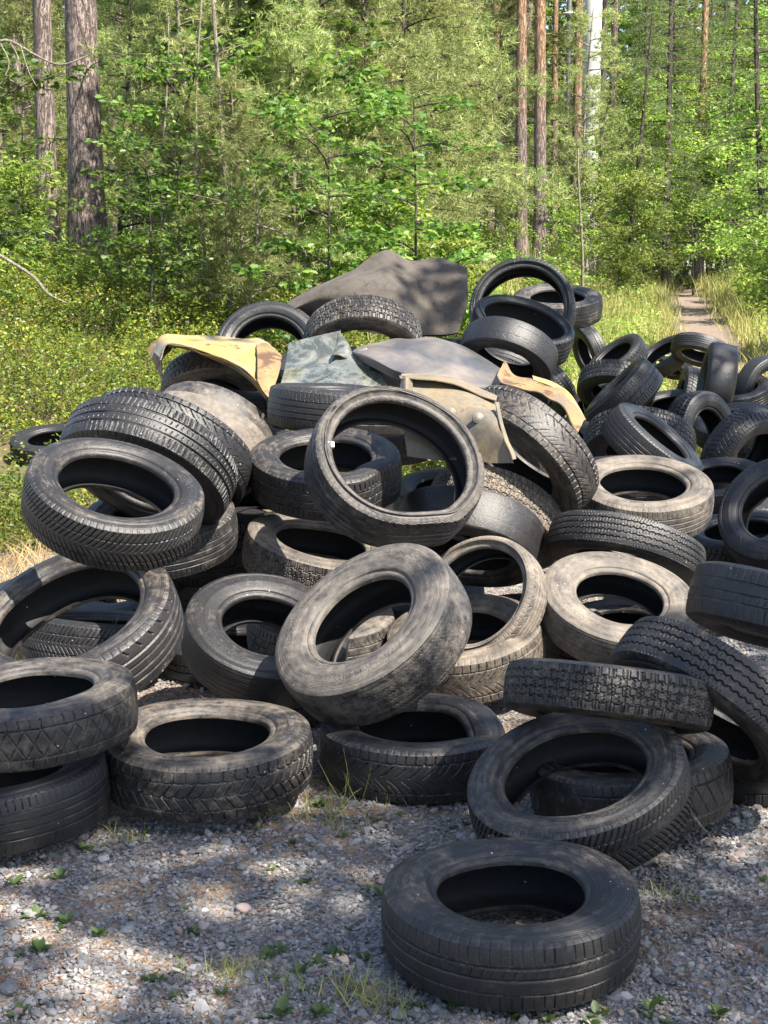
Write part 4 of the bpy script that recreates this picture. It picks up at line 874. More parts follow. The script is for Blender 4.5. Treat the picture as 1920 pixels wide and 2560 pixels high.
# bilberry carpet on the bank
def bil(n, x0, x1, y0, y1, seed, pw=1.4):
    r = np.random.default_rng(seed); yy = y0 + (y1 - y0) * r.random(n) ** pw; xx = x0 + (x1 - x0) * r.random(n) * 1.0
    xl = -.30 * yy - 1.2; xx = np.maximum(xx, xl) + 0; k = (xx > xl + .01) & (xx < path_x(np.maximum(yy, 9)) - 2.1) & (yy > 8.0 + 2.3 * sstep((xx + 2.3) / 1.5) + .25 * np.sin(xx * 5)) & ~((np.abs(xx + .222 * yy) < .42) & (yy > 9.7) & (yy < 11.5)); xx, yy = xx[k], yy[k]; n = len(xx)
    hum = .24 + .17 * vnoise(xx, yy, 1.5, 21) + .12 * vnoise(xx, yy, 5, 22) ; hum = np.clip(hum, .04, .62) * sstep((yy - 7.9) / .9)
    z = terr(xx, yy) + hum * (1 - r.random(n) ** 1.6 * .98)
    sz = (.021 + .016 * r.random(n)) * (1 + .05 * (yy - 8)); az = r.random(n) * 6.28; el = r.normal(size=n) * .6 + .25
    D = np.stack([np.cos(az) * np.cos(el), np.sin(az) * np.cos(el), np.sin(el)], -1)
    return scatter(leaf2, leaf2f, np.stack([xx, yy, z], -1), frames(D, r.normal(size=n) * .6), sz)
V, f = bil(620000, -8.5, 4.5, 7.9, 28, 31, 1.6); o = obj('bilberry_carpet', mesh('bilberry_carpet', V, f, False, M_BILB)); o['kind'] = 'stuff'; tag(o, 'low yellow-green bilberry bushes carpeting the bank', 'bilberry bushes')
V, f = bil(26000, -7, 2, 7.9, 22, 32, 1.6); o = obj('reddish_bilberry_shoots', mesh('reddish_bilberry_shoots', V + [0, 0, .02], f, False, M_BILR)); o['kind'] = 'stuff'; tag(o, 'reddish shoots among the bilberry bushes', 'bilberry bushes')

# taller bilberry shoots standing out of the carpet
r = np.random.default_rng(61); n = 5200; yy = 8.2 + 17 * r.random(n) ** 1.5; xx = -8 + 12 * r.random(n); k = (xx > -.30 * yy - 1.2) & (xx < path_x(np.maximum(yy, 9)) - 2.4) & (yy > 8.3 + 2.2 * sstep((xx + 2.3) / 1.5)) & ~((np.abs(xx + .222 * yy) < .45) & (yy > 9.5) & (yy < 11.5)) & (vnoise(xx, yy, 2.2, 77) > -.25); xx, yy = xx[k], yy[k]; n = len(xx)
st = np.stack([xx, yy, terr(xx, yy) + .12], -1); D = np.stack([r.normal(size=n) * .3, r.normal(size=n) * .3, np.ones(n)], -1); L = .22 + .30 * r.random(n); nn = 22; q = r.random((n, nn)) ** .7
P = (st[:, None] + D[:, None] * (q * L[:, None])[..., None] + r.normal(size=(n, nn, 3)) * .022).reshape(-1, 3); U = r.normal(size=(n * nn, 3)) * [1, 1, .5]
V, f = scatter(leaf2, leaf2f, P, frames(U, r.normal(size=n * nn) * .6), (.022 + .02 * r.random(n * nn)) * (1 + .05 * (P[:, 1] - 8)))
o = obj('bilberry_shoots', mesh('bilberry_shoots', V, f, False, M_BILB)); o['kind'] = 'stuff'; tag(o, 'upright leafy bilberry shoots rising from the bank', 'bilberry bushes')
# ------------------------------------------------------------------ trees
oakleaf = np.array([(0, 0, 0), (.18, .10, .01), (.26, .24, .03), (.36, .15, .02), (.50, .34, .04), (.60, .20, .02), (.74, .33, .03), (.82, .16, .0), (1, .0, -.06), (.82, -.16, .0), (.74, -.33, .03), (.60, -.20, .02), (.50, -.34, .04), (.36, -.15, .02), (.26, -.24, .03), (.18, -.10, .01), (.5, 0, -.02)])
oakleaff = np.array([(i, 16, (i + 1) % 16) for i in range(16)])[:, ::-1]
def pick(D, r): return D / np.linalg.norm(D, axis=-1, keepdims=True)
def limbs(r, h, n, z0, z1, length, up, droop, wob=.12):
    """curved limb centre lines"""
    out = []
    for k in range(n):
        z = z0 + (z1 - z0) * (k + r.random() * .8) / n; az = k * 2.4 + r.random() * 1.2; L = length((z - z0) / max(.01, z1 - z0)) * (.7 + .5 * r.random())
        t = np.linspace(0, 1, 9); d = np.array([math.cos(az), math.sin(az), 0]); side = np.array([-d[1], d[0], 0])
        up_ = up * (.2 + 1.7 * r.random()); P = np.array([0, 0, z]) + d * (L * t)[:, None] + np.array([0, 0, 1]) * (L * (up_ * t - droop * t * t))[:, None] + side * (L * wob * np.sin(t * 3 + r.random() * 6) * t)[:, None] + r.normal(size=(9, 3)) * .02 * L * t[:, None]
        out.append((P, L))
    return out
def tree_meshes(kind, seed, h, tr, tr_top=.25):
    r = np.random.default_rng(seed); wood = Acc(); t = np.linspace(0, 1, 14); bend = r.normal(size=2) * (.0022 if kind == 'pine_tall' else .012) * h
    TP = np.stack([bend[0] * np.sin(t * 3), bend[1] * np.sin(t * 2.3), t * h - .15], -1); tr_ = tr * (1 - (1 - tr_top) * t) * (1 + .35 * np.exp(-t * 40))
    tube(wood, TP, tr_, 12 if tr > .08 else 7); V, f = None, None
    def trunk_at(z): return np.array([np.interp(z, TP[:, 2], TP[:, 0]), np.interp(z, TP[:, 2], TP[:, 1]), 0])
    LP, LD = [], []
    if kind in ('pine_young', 'pine_sparse'):
        nL = int(h * (12 if kind == 'pine_young' else 5))
        Ls = limbs(r, h, nL, h * (.10 if kind == 'pine_young' else .3), h * .97, lambda q: (h * .22 + .35) * (1 - q * .75), .30, .18)
        tw = 0
        for P, L in Ls:
            P = P + trunk_at(P[0, 2]); tube(wood, P, np.linspace(.012 + .006 * L, .003, 9), 4)
            m = int(9 + L * 15)
            for k in range(m):
                q = .22 + .78 * (k + r.random()) / m; p = np.array([np.interp(q, np.linspace(0, 1, 9), P[:, c]) for c in range(3)]); d = P[-1] - P[0]; d /= np.linalg.norm(d)
                a = r.normal() * .9; dd = np.array([d[0] * math.cos(a) - d[1] * math.sin(a), d[0] * math.sin(a) + d[1] * math.cos(a), .25 + r.normal() * .45]); dd /= np.linalg.norm(dd)
                p = p + r.normal(size=3) * [.05, .05, .09]; ln = (.12 + .24 * r.random()) * (1.1 - q * .4); nn = 26
                s = r.random(nn) * ln; LP.append(p + dd * s[:, None]); u = r.normal(size=(nn, 3)); u -= (u @ dd)[:, None] * dd; u /= np.linalg.norm(u, axis=1)[:, None]; LD.append(dd * .75 + u)
        P = np.concatenate(LP); D = np.concatenate(LD); n = len(P)
        nd = np.array([(0, -.5, 0), (0, .5, 0), (1, 0, 0)]); ndf = np.array([(0, 1, 2)])
        V, f = scatter(nd, ndf, P, frames(D, r.random(n) * 6.28), np.stack([.075 + .055 * r.random(n), np.full(n, .013), np.full(n, 1)], -1)); mat = M_PINE
    elif kind == 'oak':
        Ls = limbs(r, h, int(h * 4.5), h * .12, h * .95, lambda q: (h * .30 + .3) * (1 - q * .25) * (.45 + .8 * r.random()), .45, .25, .3)
        for P, L in Ls:
            P = P + trunk_at(P[0, 2]); tube(wood, P, np.linspace(.010 + .007 * L, .003, 9), 5)
            m = int(4 + L * 6)
            for k in range(m):
                q = .25 + .75 * (k + r.random()) / m; p = np.array([np.interp(q, np.linspace(0, 1, 9), P[:, c]) for c in range(3)]); az = r.random() * 6.28; ln = .25 + .35 * r.random()
                dd = np.array([math.cos(az), math.sin(az), .1 + .15 * r.normal()]); e = p + dd * ln; tube(wood, [p, (p + e) / 2 + [0, 0, .02], e], [.004, .003, .002], 3)
                nn = 15; s = .25 + .8 * r.random(nn); LP.append(p + dd * (s * ln)[:, None] + r.normal(size=(nn, 3)) * [.05, .05, .025]); a2 = r.random(nn) * 6.28; LD.append(np.stack([np.cos(a2), np.sin(a2), r.normal(size=nn) * .3 - .05], -1) + dd * .8)
        P = np.concatenate(LP); D = np.concatenate(LD); n = len(P); V, f = scatter(oakleaf, oakleaff, P, frames(D, r.normal(size=n) * .75), .075 + .055 * r.random(n)); mat = M_OAK
    elif kind in ('birch', 'bush', 'broad'):
        z0 = {'birch': .12, 'bush': .02, 'broad': .35}[kind]; Ls = limbs(r, h, int((14 if kind == 'bush' else 10) + h * 5), h * z0, h * .97, lambda q: (h * .32 + .25) * (1 - q * .55) if kind != 'bush' else h * .5 * (1 - q * .4), .55 if kind != 'broad' else .3, .35)
        for P, L in Ls:
            P = P + trunk_at(P[0, 2]); tube(wood, P, np.linspace(.006 + .006 * L, .002, 9), 4); m = int(4 + L * 7)
            for k in range(m):
                q = .2 + .8 * (k + r.random()) / m; p = np.array([np.interp(q, np.linspace(0, 1, 9), P[:, c]) for c in range(3)]); dd = r.normal(size=3) * [1, 1, .5]; dd /= np.linalg.norm(dd); ln = .15 + .25 * r.random(); nn = 15
                LP.append(p + dd * (r.random(nn) * ln)[:, None] + r.normal(size=(nn, 3)) * .045); u = r.normal(size=(nn, 3)) * [1, 1, .45]; u[:, 2] -= .15; LD.append(u)
        P = np.concatenate(LP); D = np.concatenate(LD); n = len(P); big = 1.5 if kind == 'broad' else 1.
        V, f = scatter(leaf2, leaf2f, P, frames(D, r.normal(size=n) * .6), (.062 + .045 * r.random(n)) * big); mat = M_BIRCH
    elif kind == 'spruce':
        Ls = limbs(r, h, int(h * 8), h * .10, h * .98, lambda q: (h * .17 + .5) * (1 - q * .85), .12, .38)
        for P, L in Ls:
            P = P + trunk_at(P[0, 2]); tube(wood, P, np.linspace(.010 + .005 * L, .003, 9), 4); m = int(10 + L * 14)
            for k in range(m):
                q = .1 + .9 * (k + r.random()) / m; p = np.array([np.interp(q, np.linspace(0, 1, 9), P[:, c]) for c in range(3)]); d = P[-1] - P[0]; d /= np.linalg.norm(d); sg = 1 if k % 2 else -1
                dd = np.array([d[0] * .5 - sg * d[1], d[1] * .5 + sg * d[0], -.55 + .2 * r.normal()]); dd /= np.linalg.norm(dd); ln = (.14 + .3 * r.random()) * (1.15 - q * .5); nn = 14
                s = r.random(nn) * ln; LP.append(p + dd * s[:, None]); u = r.normal(size=(nn, 3)); LD.append(dd * .9 + u * .45)
        P = np.concatenate(LP); D = np.concatenate(LD); n = len(P); nd = np.array([(0, -.5, 0), (0, .5, 0), (1, 0, 0)]); ndf = np.array([(0, 1, 2)])
        V, f = scatter(nd, ndf, P, frames(D, r.random(n) * 6.28), np.stack([.045 + .04 * r.random(n), np.full(n, .012), np.full(n, 1)], -1)); mat = M_SPRUCE
    elif kind == 'pine_tall':
        Ls = limbs(r, h, 34, h * .55, h * .98, lambda q: 2.2 * (1 - q * .6), .35, .15)
        for P, L in Ls:
            P = P + trunk_at(P[0, 2]); tube(wood, P, np.linspace(.045, .01, 9), 5)
            for k in range(18):
                p = P[3 + r.integers(6)] + r.normal(size=3) * .25; nn = 22; LP.append(p + r.normal(size=(nn, 3)) * .12); LD.append(r.normal(size=(nn, 3)) + [0, 0, .4])
        # a few dead stubs low on the bole
        for k in range(9):
            z = h * (.06 + .4 * r.random()); az = r.random() * 6.28; L = .25 + .9 * r.random(); d = np.array([math.cos(az), math.sin(az), .1]); p = trunk_at(z) + [0, 0, z]; tube(wood, [p, p + d * L * .5, p + d * L + [0, 0, -.08 * L]], [.014, .009, .004], 4)
        P = np.concatenate(LP); D = np.concatenate(LD); n = len(P); nd = np.array([(0, -.5, 0), (0, .5, 0), (1, 0, 0)]); ndf = np.array([(0, 1, 2)])
        V, f = scatter(nd, ndf, P, frames(D, r.random(n) * 6.28), np.stack([.12 + .06 * r.random(n), np.full(n, .03), np.full(n, 1)], -1)); mat = M_PINE
    crown = mesh('crown', V, f, False, mat)
    return wood.build('trunk', True, None), crown
LIB = {}
def lib(key, kind, seed, h, tr, barkm):
    w_, c_ = tree_meshes(kind, seed, h, tr); w_.materials.append(barkm); LIB[key] = (w_, c_, h)
lib('youngA', 'pine_young', 1, 6.0, .05, M_BARKD); lib('youngB', 'pine_young', 2, 4.2, .035, M_BARKS); lib('sparse', 'pine_sparse', 3, 6.5, .045, M_BARKS)
lib('oakA', 'oak', 4, 4.6, .035, M_BARKD); lib('oakB', 'oak', 5, 3.4, .028, M_BARKD)
lib('birchA', 'birch', 6, 4.2, .03, M_BARKS); lib('birchB', 'birch', 7, 3.0, .022, M_BARKS); lib('bushA', 'bush', 8, 1.7, .02, M_BARKD)
lib('broad', 'broad', 9, 9.0, .12, M_BARKD); lib('spruceA', 'spruce', 10, 8.5, .08, M_BARKD); lib('spruceB', 'spruce', 11, 12.5, .11, M_BARKD)
lib('tallA', 'pine_tall', 12, 19, .2, M_BARK); lib('tallB', 'pine_tall', 13, 19, .2, M_BARKO)
NAME = dict(youngA='young_pine', youngB='young_pine', sparse='young_pine', oakA='young_oak', oakB='young_oak', birchA='birch', birchB='birch', bushA='bush', broad='broadleaf_tree', spruceA='spruce', spruceB='spruce', tallA='pine_tree', tallB='pine_tree')
CAT = dict(young_pine='young pine', young_oak='young oak', birch='birch', bush='bush', broadleaf_tree='tree', spruce='spruce', pine_tree='pine tree')
def tree(key, x, y, label, s=1., group=None, rz=None, sw=None, lean=0, cat=None):
    """x, y world position; s scale, sw trunk-width scale"""
    w_, c_, h = LIB[key]; e = empty(NAME[key], (x, y, float(terr(x, y)))); e.rotation_euler = (lean, lean * .5, random.random() * 6.28 if rz is None else rz)
    lean = lean or (0 if sw else random.uniform(-.07, .07)); e.rotation_euler[0] = lean; k = sw or s; e.scale = (k, k, s); obj('trunk', w_, e); obj('crown', c_, e); tag(e, label, cat or CAT[NAME[key]], group); return e
def wx(dx, y): return (dx * S - 960) / F * y
# tall pines one can tell apart: (view x, distance, trunk px, kind, label)
for dx, y, wpx, key, lab in [
    (116, 23, 41, 'tallA', 'narrower of the two sunlit grey pine trunks at the upper left, nearer the edge'),
    (200, 21.5, 70, 'tallA', 'thickest pine trunk, sunlit with leaf shadows, at the upper left'),
    (386, 27, 42, 'tallA', 'grey pine trunk hidden by oak leaves below its top, left of the thin saplings'),
    (662, 28, 33, 'tallA', 'pine trunk in the middle behind the branches over the carpet'),
    (1122, 37, 25, 'tallB', 'left one of the close pair of pines with orange upper bark right of centre'),
    (1163, 38.5, 27, 'tallB', 'right one of the close pair of pines with orange upper bark right of centre'),
    (1234, 46, 22, 'tallB', 'reddish pine trunk standing just left of the white mast'),
    (1056, 50, 20, 'tallB', 'faint orange pine trunk far behind, left of the close pair'),
    (1192, 52, 15, 'tallB', 'slim orange pine trunk between the close pair and the white mast'),
    (1498, 50, 18, 'tallB', 'orange pine top standing alone over the path at the upper right'),
    (735, 40, 24, 'tallA', 'dim brown pine trunk deep in the wood right of the middle trunk'),
    (1290, 44, 13, 'tallA', 'thin dark trunk just right of the white mast'),
    (258, 34, 20, 'tallA', 'dim pine trunk in the shade right of the thickest trunk'),
    (12, 30, 26, 'tallA', 'dark pine trunk at the top left corner'),
    (60, 42, 20, 'tallA', 'distant pine trunk between the left edge and the first sunlit trunk')]:
    dia = wpx * S / F * y; tree(key, wx(dx, y), y, lab, 1., 'tall pines behind the heap', sw=dia / .36)
# young pines
for i, (dx, y, key, s, lab) in enumerate([
    (300, 31, 'youngA', 1.2, 'young pine with pale needles right of the thickest trunk'), (462, 17.5, 'sparse', .8, 'spindly young pine with bare lower stem left of centre'),
    (565, 20, 'youngA', 1.05, 'young pine above the left end of the carpet'), (700, 23, 'youngA', 1.2, 'bushy young pine behind the middle trunk'),
    (800, 22, 'youngA', 1.0, 'bright young pine straight above the carpet'), (860, 25, 'youngA', 1.2, 'tall bright young pine left of the close pair'),
    (870, 30, 'youngA', 1.3, 'young pine close beside the orange-barked pair'), (490, 26, 'youngA', 1.35, 'young pine filling the top behind the saplings'),
    (780, 30, 'youngA', 1.6, 'high young pine in the upper middle'), (1070, 46, 'youngA', 1.8, 'young pine between the orange-barked pair and the middle'),
    (60, 26, 'youngB', 1.2, 'small young pine at the left edge beneath the dead branch'), (640, 17, 'youngB', .8, 'small young pine by the carpet'), (1268, 40, 'sparse', 1.15, 'young pine with soft needles in front of the white mast'), (440, 36, 'youngA', 1.5, 'young pine in the shade behind the oak leaves'),
    (540, 15.5, 'youngB', .62, 'half-dead little pine just behind the left back of the heap'), (905, 34, 'youngA', 1.7, 'far young pine reaching the top edge in the middle'), (262, 28, 'youngA', 1.1, 'young pine filling the gap right of the thickest trunk')]):
    tree(key, wx(dx, y), y, lab, s, 'young pines along the wood edge')
# oaks
for dx, y, key, s, lab in [
    (-70, 15, 'oakB', .85, 'young oak with bright lobed leaves at the left edge above the bilberries'), (395, 16.5, 'oakB', .8, 'young oak in front of the thickest trunk'), (490, 18.5, 'oakA', 1.0, 'young oak with leaves across the upper left'),
    (590, 18, 'oakA', .95, 'young oak with layered branches left of centre'), (700, 14.5, 'oakB', .8, 'young oak whose low branches hang behind the carpet'), (890, 17, 'oakB', .9, 'young oak reaching over the middle of the heap'),
    (640, 19.5, 'oakA', 1.15, 'taller young oak at the top centre'), (330, 15, 'oakB', .6, 'low oak sapling at the edge of the bilberries')]:
    tree(key, wx(dx, y), y, lab, s, 'young oaks at the wood edge')
# birches, bushes and spruces on the right
for dx, y, key, s, lab in [
    (1275, 38, 'birchA', .78, 'light green birch just right of the pair of orange pines'), (1360, 42, 'birchA', 1.35, 'bright birch left of the dark gap over the path'), (1400, 47, 'birchA', 1.5, 'birch straight above the path'),
    (1225, 33, 'birchB', .8, 'small birch behind the top tyre ring'), (1620, 41, 'birchA', 1.35, 'yellow-green birch right of the path'), (1700, 34, 'birchA', 1.15, 'birch at the right edge with large bright leaves'), (1765, 24, 'birchA', 1.05, 'birch leaning in at the upper right edge'),
    (1085, 30, 'birchB', .7, 'small birch between the carpet and the top tyre ring'), (1450, 50, 'birchA', 1.6, 'tall birch at the end of the path'), (1665, 48, 'birchA', 1.7, 'birch behind the yellow-green one on the right'), (1290, 46, 'birchA', 1.15, 'birch under the white mast'), (1490, 44, 'birchB', 1.5, 'bushy birch closing the end of the path'), (1365, 40, 'birchB', 1.1, 'low birch with silvery leaves in the middle of the bright thicket')]:
    tree(key, wx(dx, y), y, lab, s, 'birches on the right')
for dx, y, key, s, lab in [
    (1345, 41, 'spruceA', 1.0, 'drooping spruce just right of the white mast'), (1430, 42, 'spruceB', 1.0, 'dark spruce above the path'), (1565, 46, 'spruceA', 1.3, 'dark spruce at the upper right'), (1650, 34, 'spruceA', 1.2, 'spruce filling the top right corner'),
    (1390, 55, 'spruceB', 1.15, 'far spruce left of the lone orange pine'), (1500, 60, 'spruceB', 1.2, 'far spruce behind the lone orange pine')]:
    tree(key, wx(dx, y), y, lab, s, 'spruces on the right')
for dx, y, key, s, lab in [
    (1672, 31, 'bushA', 1.2, 'dark bush right of the path, lower right of the birches'), (1745, 24, 'bushA', 1.2, 'dark bush at the right edge above the lone upright tyre'), (1640, 37, 'bushA', 1.2, 'bush hugging the right side of the path'), (1330, 36, 'bushA', .9, 'bush in the grass left of the path'),
    (1035, 17, 'bushA', .7, 'dry brownish shrub between the carpet and the top tyre ring'), (960, 18, 'bushA', .9, 'green bush behind the right end of the carpet'), (720, 17.5, 'bushA', .8, 'green bush behind the left slope of the carpet'), (1180, 26, 'bushA', .8, 'bush behind the top tyre ring'),
    (600, 19, 'bushA', .9, 'bush among the saplings above the open black tyre'), (840, 20, 'bushA', 1.0, 'bush directly behind the carpet peak'), (60, 21, 'bushA', 1.0, 'bush at the left edge under the oak'), (1440, 44, 'bushA', .8, 'little bush at the bend of the path')]:
    tree(key, wx(dx, y), y, lab, s, 'bushes round the clearing')
# thin bare saplings
def sapling(dx, y, wpx, h, lab, seed):
    r = np.random.default_rng(seed); a = Acc(); t = np.linspace(0, 1, 12); dia = 1.35 * wpx * S / F * y; P = np.stack([.06 * np.sin(t * 5 + seed), .05 * np.cos(t * 4), t * h - .1], -1); tube(a, P, dia / 2 * (1 - .6 * t), 7); n = 0; LP = []; LD = []
    for k in range(16):
        q = .2 + .75 * r.random(); p = P[int(q * 11)]; az = r.random() * 6.28; L = .3 + .5 * r.random(); d = np.array([math.cos(az), math.sin(az), .3]); e = p + d * L; tube(a, [p, (p + e) / 2 + [0, 0, .03], e], [.006, .004, .002], 4)
        LP.append(e + r.normal(size=(9, 3)) * .09); LD.append(r.normal(size=(9, 3)))
    e = empty('sapling', (wx(dx, y), y, float(terr(wx(dx, y), y)))); obj('trunk', a.build('trunk', True, M_BARKS), e); P = np.concatenate(LP); D = np.concatenate(LD); V, f = scatter(leaf2, leaf2f, P, frames(D, r.normal(size=len(P))), np.full(len(P), .06)); obj('crown', mesh('crown', V, f, False, M_BIRCH), e)
    tag(e, lab, 'sapling', 'thin pale saplings left of centre')
for a_ in [(487, 15.5, 10, 5.2, 'tallest pale bare sapling stem left of centre', 1), (447, 16, 6, 3.6, 'thin crooked sapling left of the tallest pale stem', 2), (370, 16.5, 6, 3.2, 'thin sapling between the pines and the tallest pale stem', 3), (549, 15, 6, 1.7, 'short sapling with peeling stem right of the tallest pale stem', 4), (781, 22, 15, 6, 'pale straight stem in the upper middle', 5), (1246, 24, 7, 3.4, 'slender white birch stem among the bright leaves', 6), (1134, 22, 8, 1.0, 'short white stem in the leaves left of the top tyre', 7), (420, 19, 12, 2.2, 'dark crooked stem behind the tallest pale sapling', 8)]: sapling(*a_)
# dead branches
def stick(name, pts, r0, lab, fork=None):
    a = Acc(); P = [at(*p) for p in pts]; c = P[0]; tube(a, crom([p - c for p in P], 16), np.linspace(r0, r0 * .35, 16), 6)
    for q in (fork or []): tube(a, crom([at(*p) - c for p in q], 8), np.linspace(r0 * .5, r0 * .2, 8), 5)
    o = obj(name, a.build(name, True, M_BARKS)); o.location = c; tag(o, lab, 'dead branch')
stick('dead_branch', [(-30, 535, 10), (30, 570, 10), (75, 600, 9.8), (105, 635, 9.6), (145, 655, 9.5)], .016, 'bare brown branch arching over the bilberries at the left edge')
stick('dead_branch', [(-20, 95, 14), (20, 88, 14), (75, 118, 14), (130, 140, 13.8), (190, 120, 13.8)], .018, 'pale dead branch at the top left corner', [[(20, 88, 14), (40, 130, 14), (20, 170, 14)], [(45, 100, 14), (60, 150, 14), (78, 185, 14)], [(0, 92, 14), (20, 140, 14), (-5, 190, 14)]])
stick('dead_branch', [(545, 482, 14.5), (600, 500, 14.4), (640, 520, 14.3), (662, 550, 14.2), (655, 572, 14.2)], .012, 'curved white dead twig above the left end of the carpet')
stick('dead_branch', [(1475, 1745, 3.9), (1500, 1768, 3.8), (1527, 1800, 3.72)], .007, 'thin dry stick lying on the gravel behind the front tyre on the right')
stick('dead_branch', [(1700, 690, 12), (1662, 745, 12), (1645, 740, 12), (1640, 715, 12)], .012, 'black curved twig at the right edge above the upright tyre')
# white mast and dark pole
def lathe(name, prof, mat, k=28):
    th = np.linspace(0, 2 * np.pi, k, endpoint=False); V = np.concatenate([[(r * math.cos(t), r * math.sin(t), z) for t in th] for r, z in prof]); n = len(prof)
    i, j = np.meshgrid(np.arange(n - 1), np.arange(k), indexing='ij'); return mesh(name, V, np.stack([i * k + j, i * k + (j + 1) % k, (i + 1) * k + (j + 1) % k, (i + 1) * k + j], -1).reshape(-1, 4), True, mat)
y = 62; x = wx(1262, y); e = empty('white_mast', (x, y, float(terr(x, y)))); tag(e, 'thick white mast standing far behind the pines at the top right', 'mast')
rm = 42 * S / F * y / 2; obj('column', lathe('column', [(rm * .93, -.3), (rm * .93, 6.5), (rm, 6.55), (rm, 12), (rm * 1.0, 12.02), (rm * .96, 22), (0, 22)], M_WHITE), e); obj('collar', lathe('collar', [(rm * 1.0, 11.1), (rm * 1.05, 11.12), (rm * 1.05, 11.28), (rm * 1.0, 11.3)], M_WHITE), e)
y = 58; x = wx(1215, y); e = empty('dark_pole', (x, y, float(terr(x, y)))); tag(e, 'dark pole with small white brackets left of the white mast', 'pole'); obj('column', lathe('column', [(.10, -.3), (.09, 16), (0, 16)], M_BLACK), e)
for z in (9.2, 10.3, 11.0): obj('bracket', lathe('bracket', [(.02, z), (.26, z + .02), (.26, z + .09), (.02, z + .11)], M_WHITE, 10), e)
# the wood behind: trees nothing tells apart share a label
FAR = dict(youngA='soft-needled young pine deep in the wood behind the heap', spruceA='shaded spruce deep in the wood behind the heap', spruceB='tall spruce in the dark depth of the wood', birchA='leafy tree deep in the wood behind the heap', tallA='slim pine trunk deep in the wood behind the heap', broad='broadleaf tree in the depth of the wood behind the heap')
rr = random.Random(5)
for i in range(130):
    y = 50 + rr.random() ** .9 * 34; half = .30 * y + 2; x = (rr.random() * 2 - 1) * half
    if abs(x - path_x(y)) < 1.6 and y < 60: continue
    if 1120 < (x / y * F + 960) / S < 1400 and y < 64 : continue
    key = rr.choice(['youngA', 'spruceA', 'spruceB', 'birchA', 'broad', 'tallA', 'broad', 'spruceB', 'youngA'])
    s = {'youngA': 1.6, 'spruceA': 1.2, 'spruceB': 1.1, 'birchA': 1.7, 'broad': 1.15, 'tallA': 1}[key] * (.85 + .4 * rr.random())
    tree(key, x, y, FAR[key], s, 'trees deep in the wood')
# dense far wood as one mass
n = 90000; r = np.random.default_rng(77); yy = 82 + 30 * r.random(n); xx = (r.random(n) * 2 - 1) * (.34 * yy + 6); zz = terr(xx, yy) + 22 * r.random(n) ** .9; dd = r.normal(size=(n, 3))
k = vnoise(xx, zz * 1.3, .5, 91) > -.9; V, f = scatter(leaf2, leaf2f, np.stack([xx, yy, zz], -1)[k], frames(dd[k]), .35 + .5 * r.random(k.sum())); o = obj('far_wood', mesh('far_wood', V, f, False, M_SPRUCE)); o['kind'] = 'stuff'; tag(o, 'far dense wood closing the view', 'wood')
# understorey on the wood floor between the trees
n = 70000; yy = 17 + 45 * r.random(n) ** 1.2; xx = (r.random(n) * 2 - 1) * (.3 * yy + 1); k = np.abs(xx - path_x(yy)) > .9; xx, yy = xx[k], yy[k]; n = len(xx); zz = terr(xx, yy) + (.25 + .75 * np.clip(vnoise(xx, yy, .8, 41), 0, 1.3)) * r.random(n)
V, f = scatter(leaf2, leaf2f, np.stack([xx, yy, zz], -1), frames(r.normal(size=(n, 3)) * [1, 1, .5]), .07 + .06 * r.random(n)); o = obj('understorey', mesh('understorey', V, f, False, M_BIRCH)); o['kind'] = 'stuff'; tag(o, 'leafy undergrowth on the wood floor', 'undergrowth')
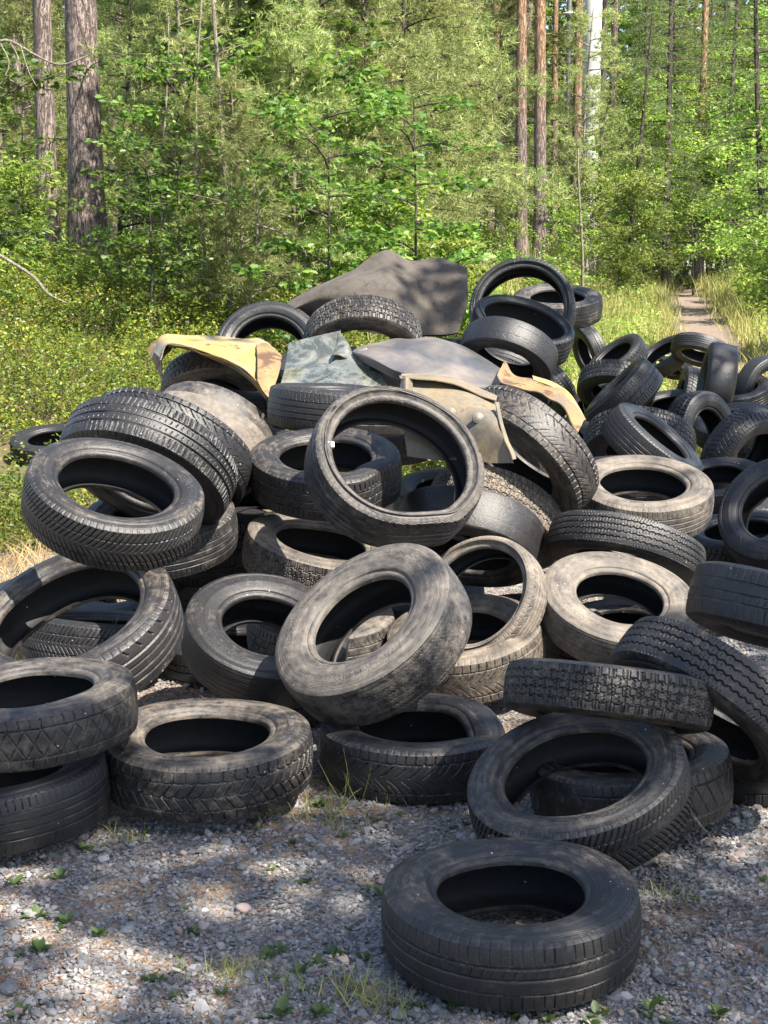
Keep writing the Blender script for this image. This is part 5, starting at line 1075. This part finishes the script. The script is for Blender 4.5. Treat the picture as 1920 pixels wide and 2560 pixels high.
# ------------------------------------------------------------------ trees beside the clearing, out of frame, whose crowns throw the dappled shade
def shade_tree(bx, by, targets, lab, dens=1.):
    """targets: (ground x, y, z, height t above it along the sun, radius)"""
    a = Acc(); top = 0; LP = []; cs = []; r = np.random.default_rng(int(abs(bx * 100 + by * 10)))
    for (tx, ty, tz, t, rad) in targets: cs.append((np.array([tx, ty, tz]) + SUN * t - [bx, by, 0], rad))
    H = max(c[2] for c, _ in cs) + .5; T = np.linspace(0, 1, 12); tp = np.stack([.2 * np.sin(T * 2), .15 * np.sin(T * 3), T * H - .2], -1); tube(a, tp, .16 * (1 - .75 * T), 10)
    for c, rad in cs:
        k = int(np.clip((c[2] - 1.0) / H, .15, .9) * 11); p = tp[k]; tube(a, crom([p, (p + c) / 2 + [0, 0, .3], c], 10), np.linspace(.05, .012, 10), 5)
        n = int(420 * rad ** 2 * dens) + 24; d = r.normal(size=(n // 12, 3)); d /= np.linalg.norm(d, axis=1)[:, None]; q = c + d * (rad * r.random((n // 12, 1)) ** .4) * [1, 1, .6]
        LP.append((q[:, None] + r.normal(size=(len(q), 12, 3)) * .12).reshape(-1, 3))
    P = np.concatenate(LP); n = len(P); u = r.normal(size=(n, 3)) * [1, 1, .35]; V, f = scatter(leaf6, leaf6f, P, frames(u, r.normal(size=n) * .4), .10 + .06 * r.random(n))
    e = empty('broadleaf_tree', (bx, by, 0)); obj('trunk', a.build('trunk', True, M_BARKD), e); obj('crown', mesh('crown', V, f, False, M_OAK), e); tag(e, lab, 'tree', 'broadleaf trees beside the clearing'); return e
SH1 = []
_r = random.Random(11)
for gy in range(5):
    for gx in range(8):
        if _r.random() < .24: continue
        SH1.append((-1.75 + gx * .48 + _r.uniform(-.12, .12), 2.25 + gy * .42 + _r.uniform(-.08, .08), 0, 8.3 + 1.4 * _r.random(), _r.uniform(.24, .37)))
SH2 = [(.75, 4.15, .3, 8.6, .33), (1.35, 4.6, .4, 8.4, .5), (1.5, 5.2, .5, 8.6, .45), (.25, 4.45, .15, 8.5, .22), (1.9, 5.9, .3, 8.8, .6), (1.9, 6.7, .4, 8.6, .6), (2.2, 7.5, .4, 9, .7), (1.75, 8.3, .5, 8.6, .6), (1.5, 9.0, .6, 8.8, .6), (2.5, 8.8, .4, 9.2, .8), (2.4, 10.2, .5, 9, .9)]
SH3 = [(.95, 8.8, 1.2, 7.6, .42), (.75, 9.4, 1.0, 7.8, .5), (1.2, 9.6, 1.0, 8.2, .55), (.2, 8.8, 1.3, 7.8, .3), (3, 11, .6, 9, .9), (3.2, 12.6, .6, 9, .8), (2.2, 11.6, .6, 8.8, .8), (1.4, 10.6, .8, 8.4, .6), (-.7, 8.3, 1.1, 7.6, .22), (1.2, 8.1, .9, 7.8, .35)]
shade_tree(5.6, -1.6, SH1, 'broadleaf tree behind the camera shading the gravel', 2.2); shade_tree(6.2, 1.6, SH2, 'broadleaf tree right of the clearing shading the right of the heap', 1.7); shade_tree(6.6, 5.2, SH3, 'broadleaf tree right of the clearing shading the back of the heap', 1.7)
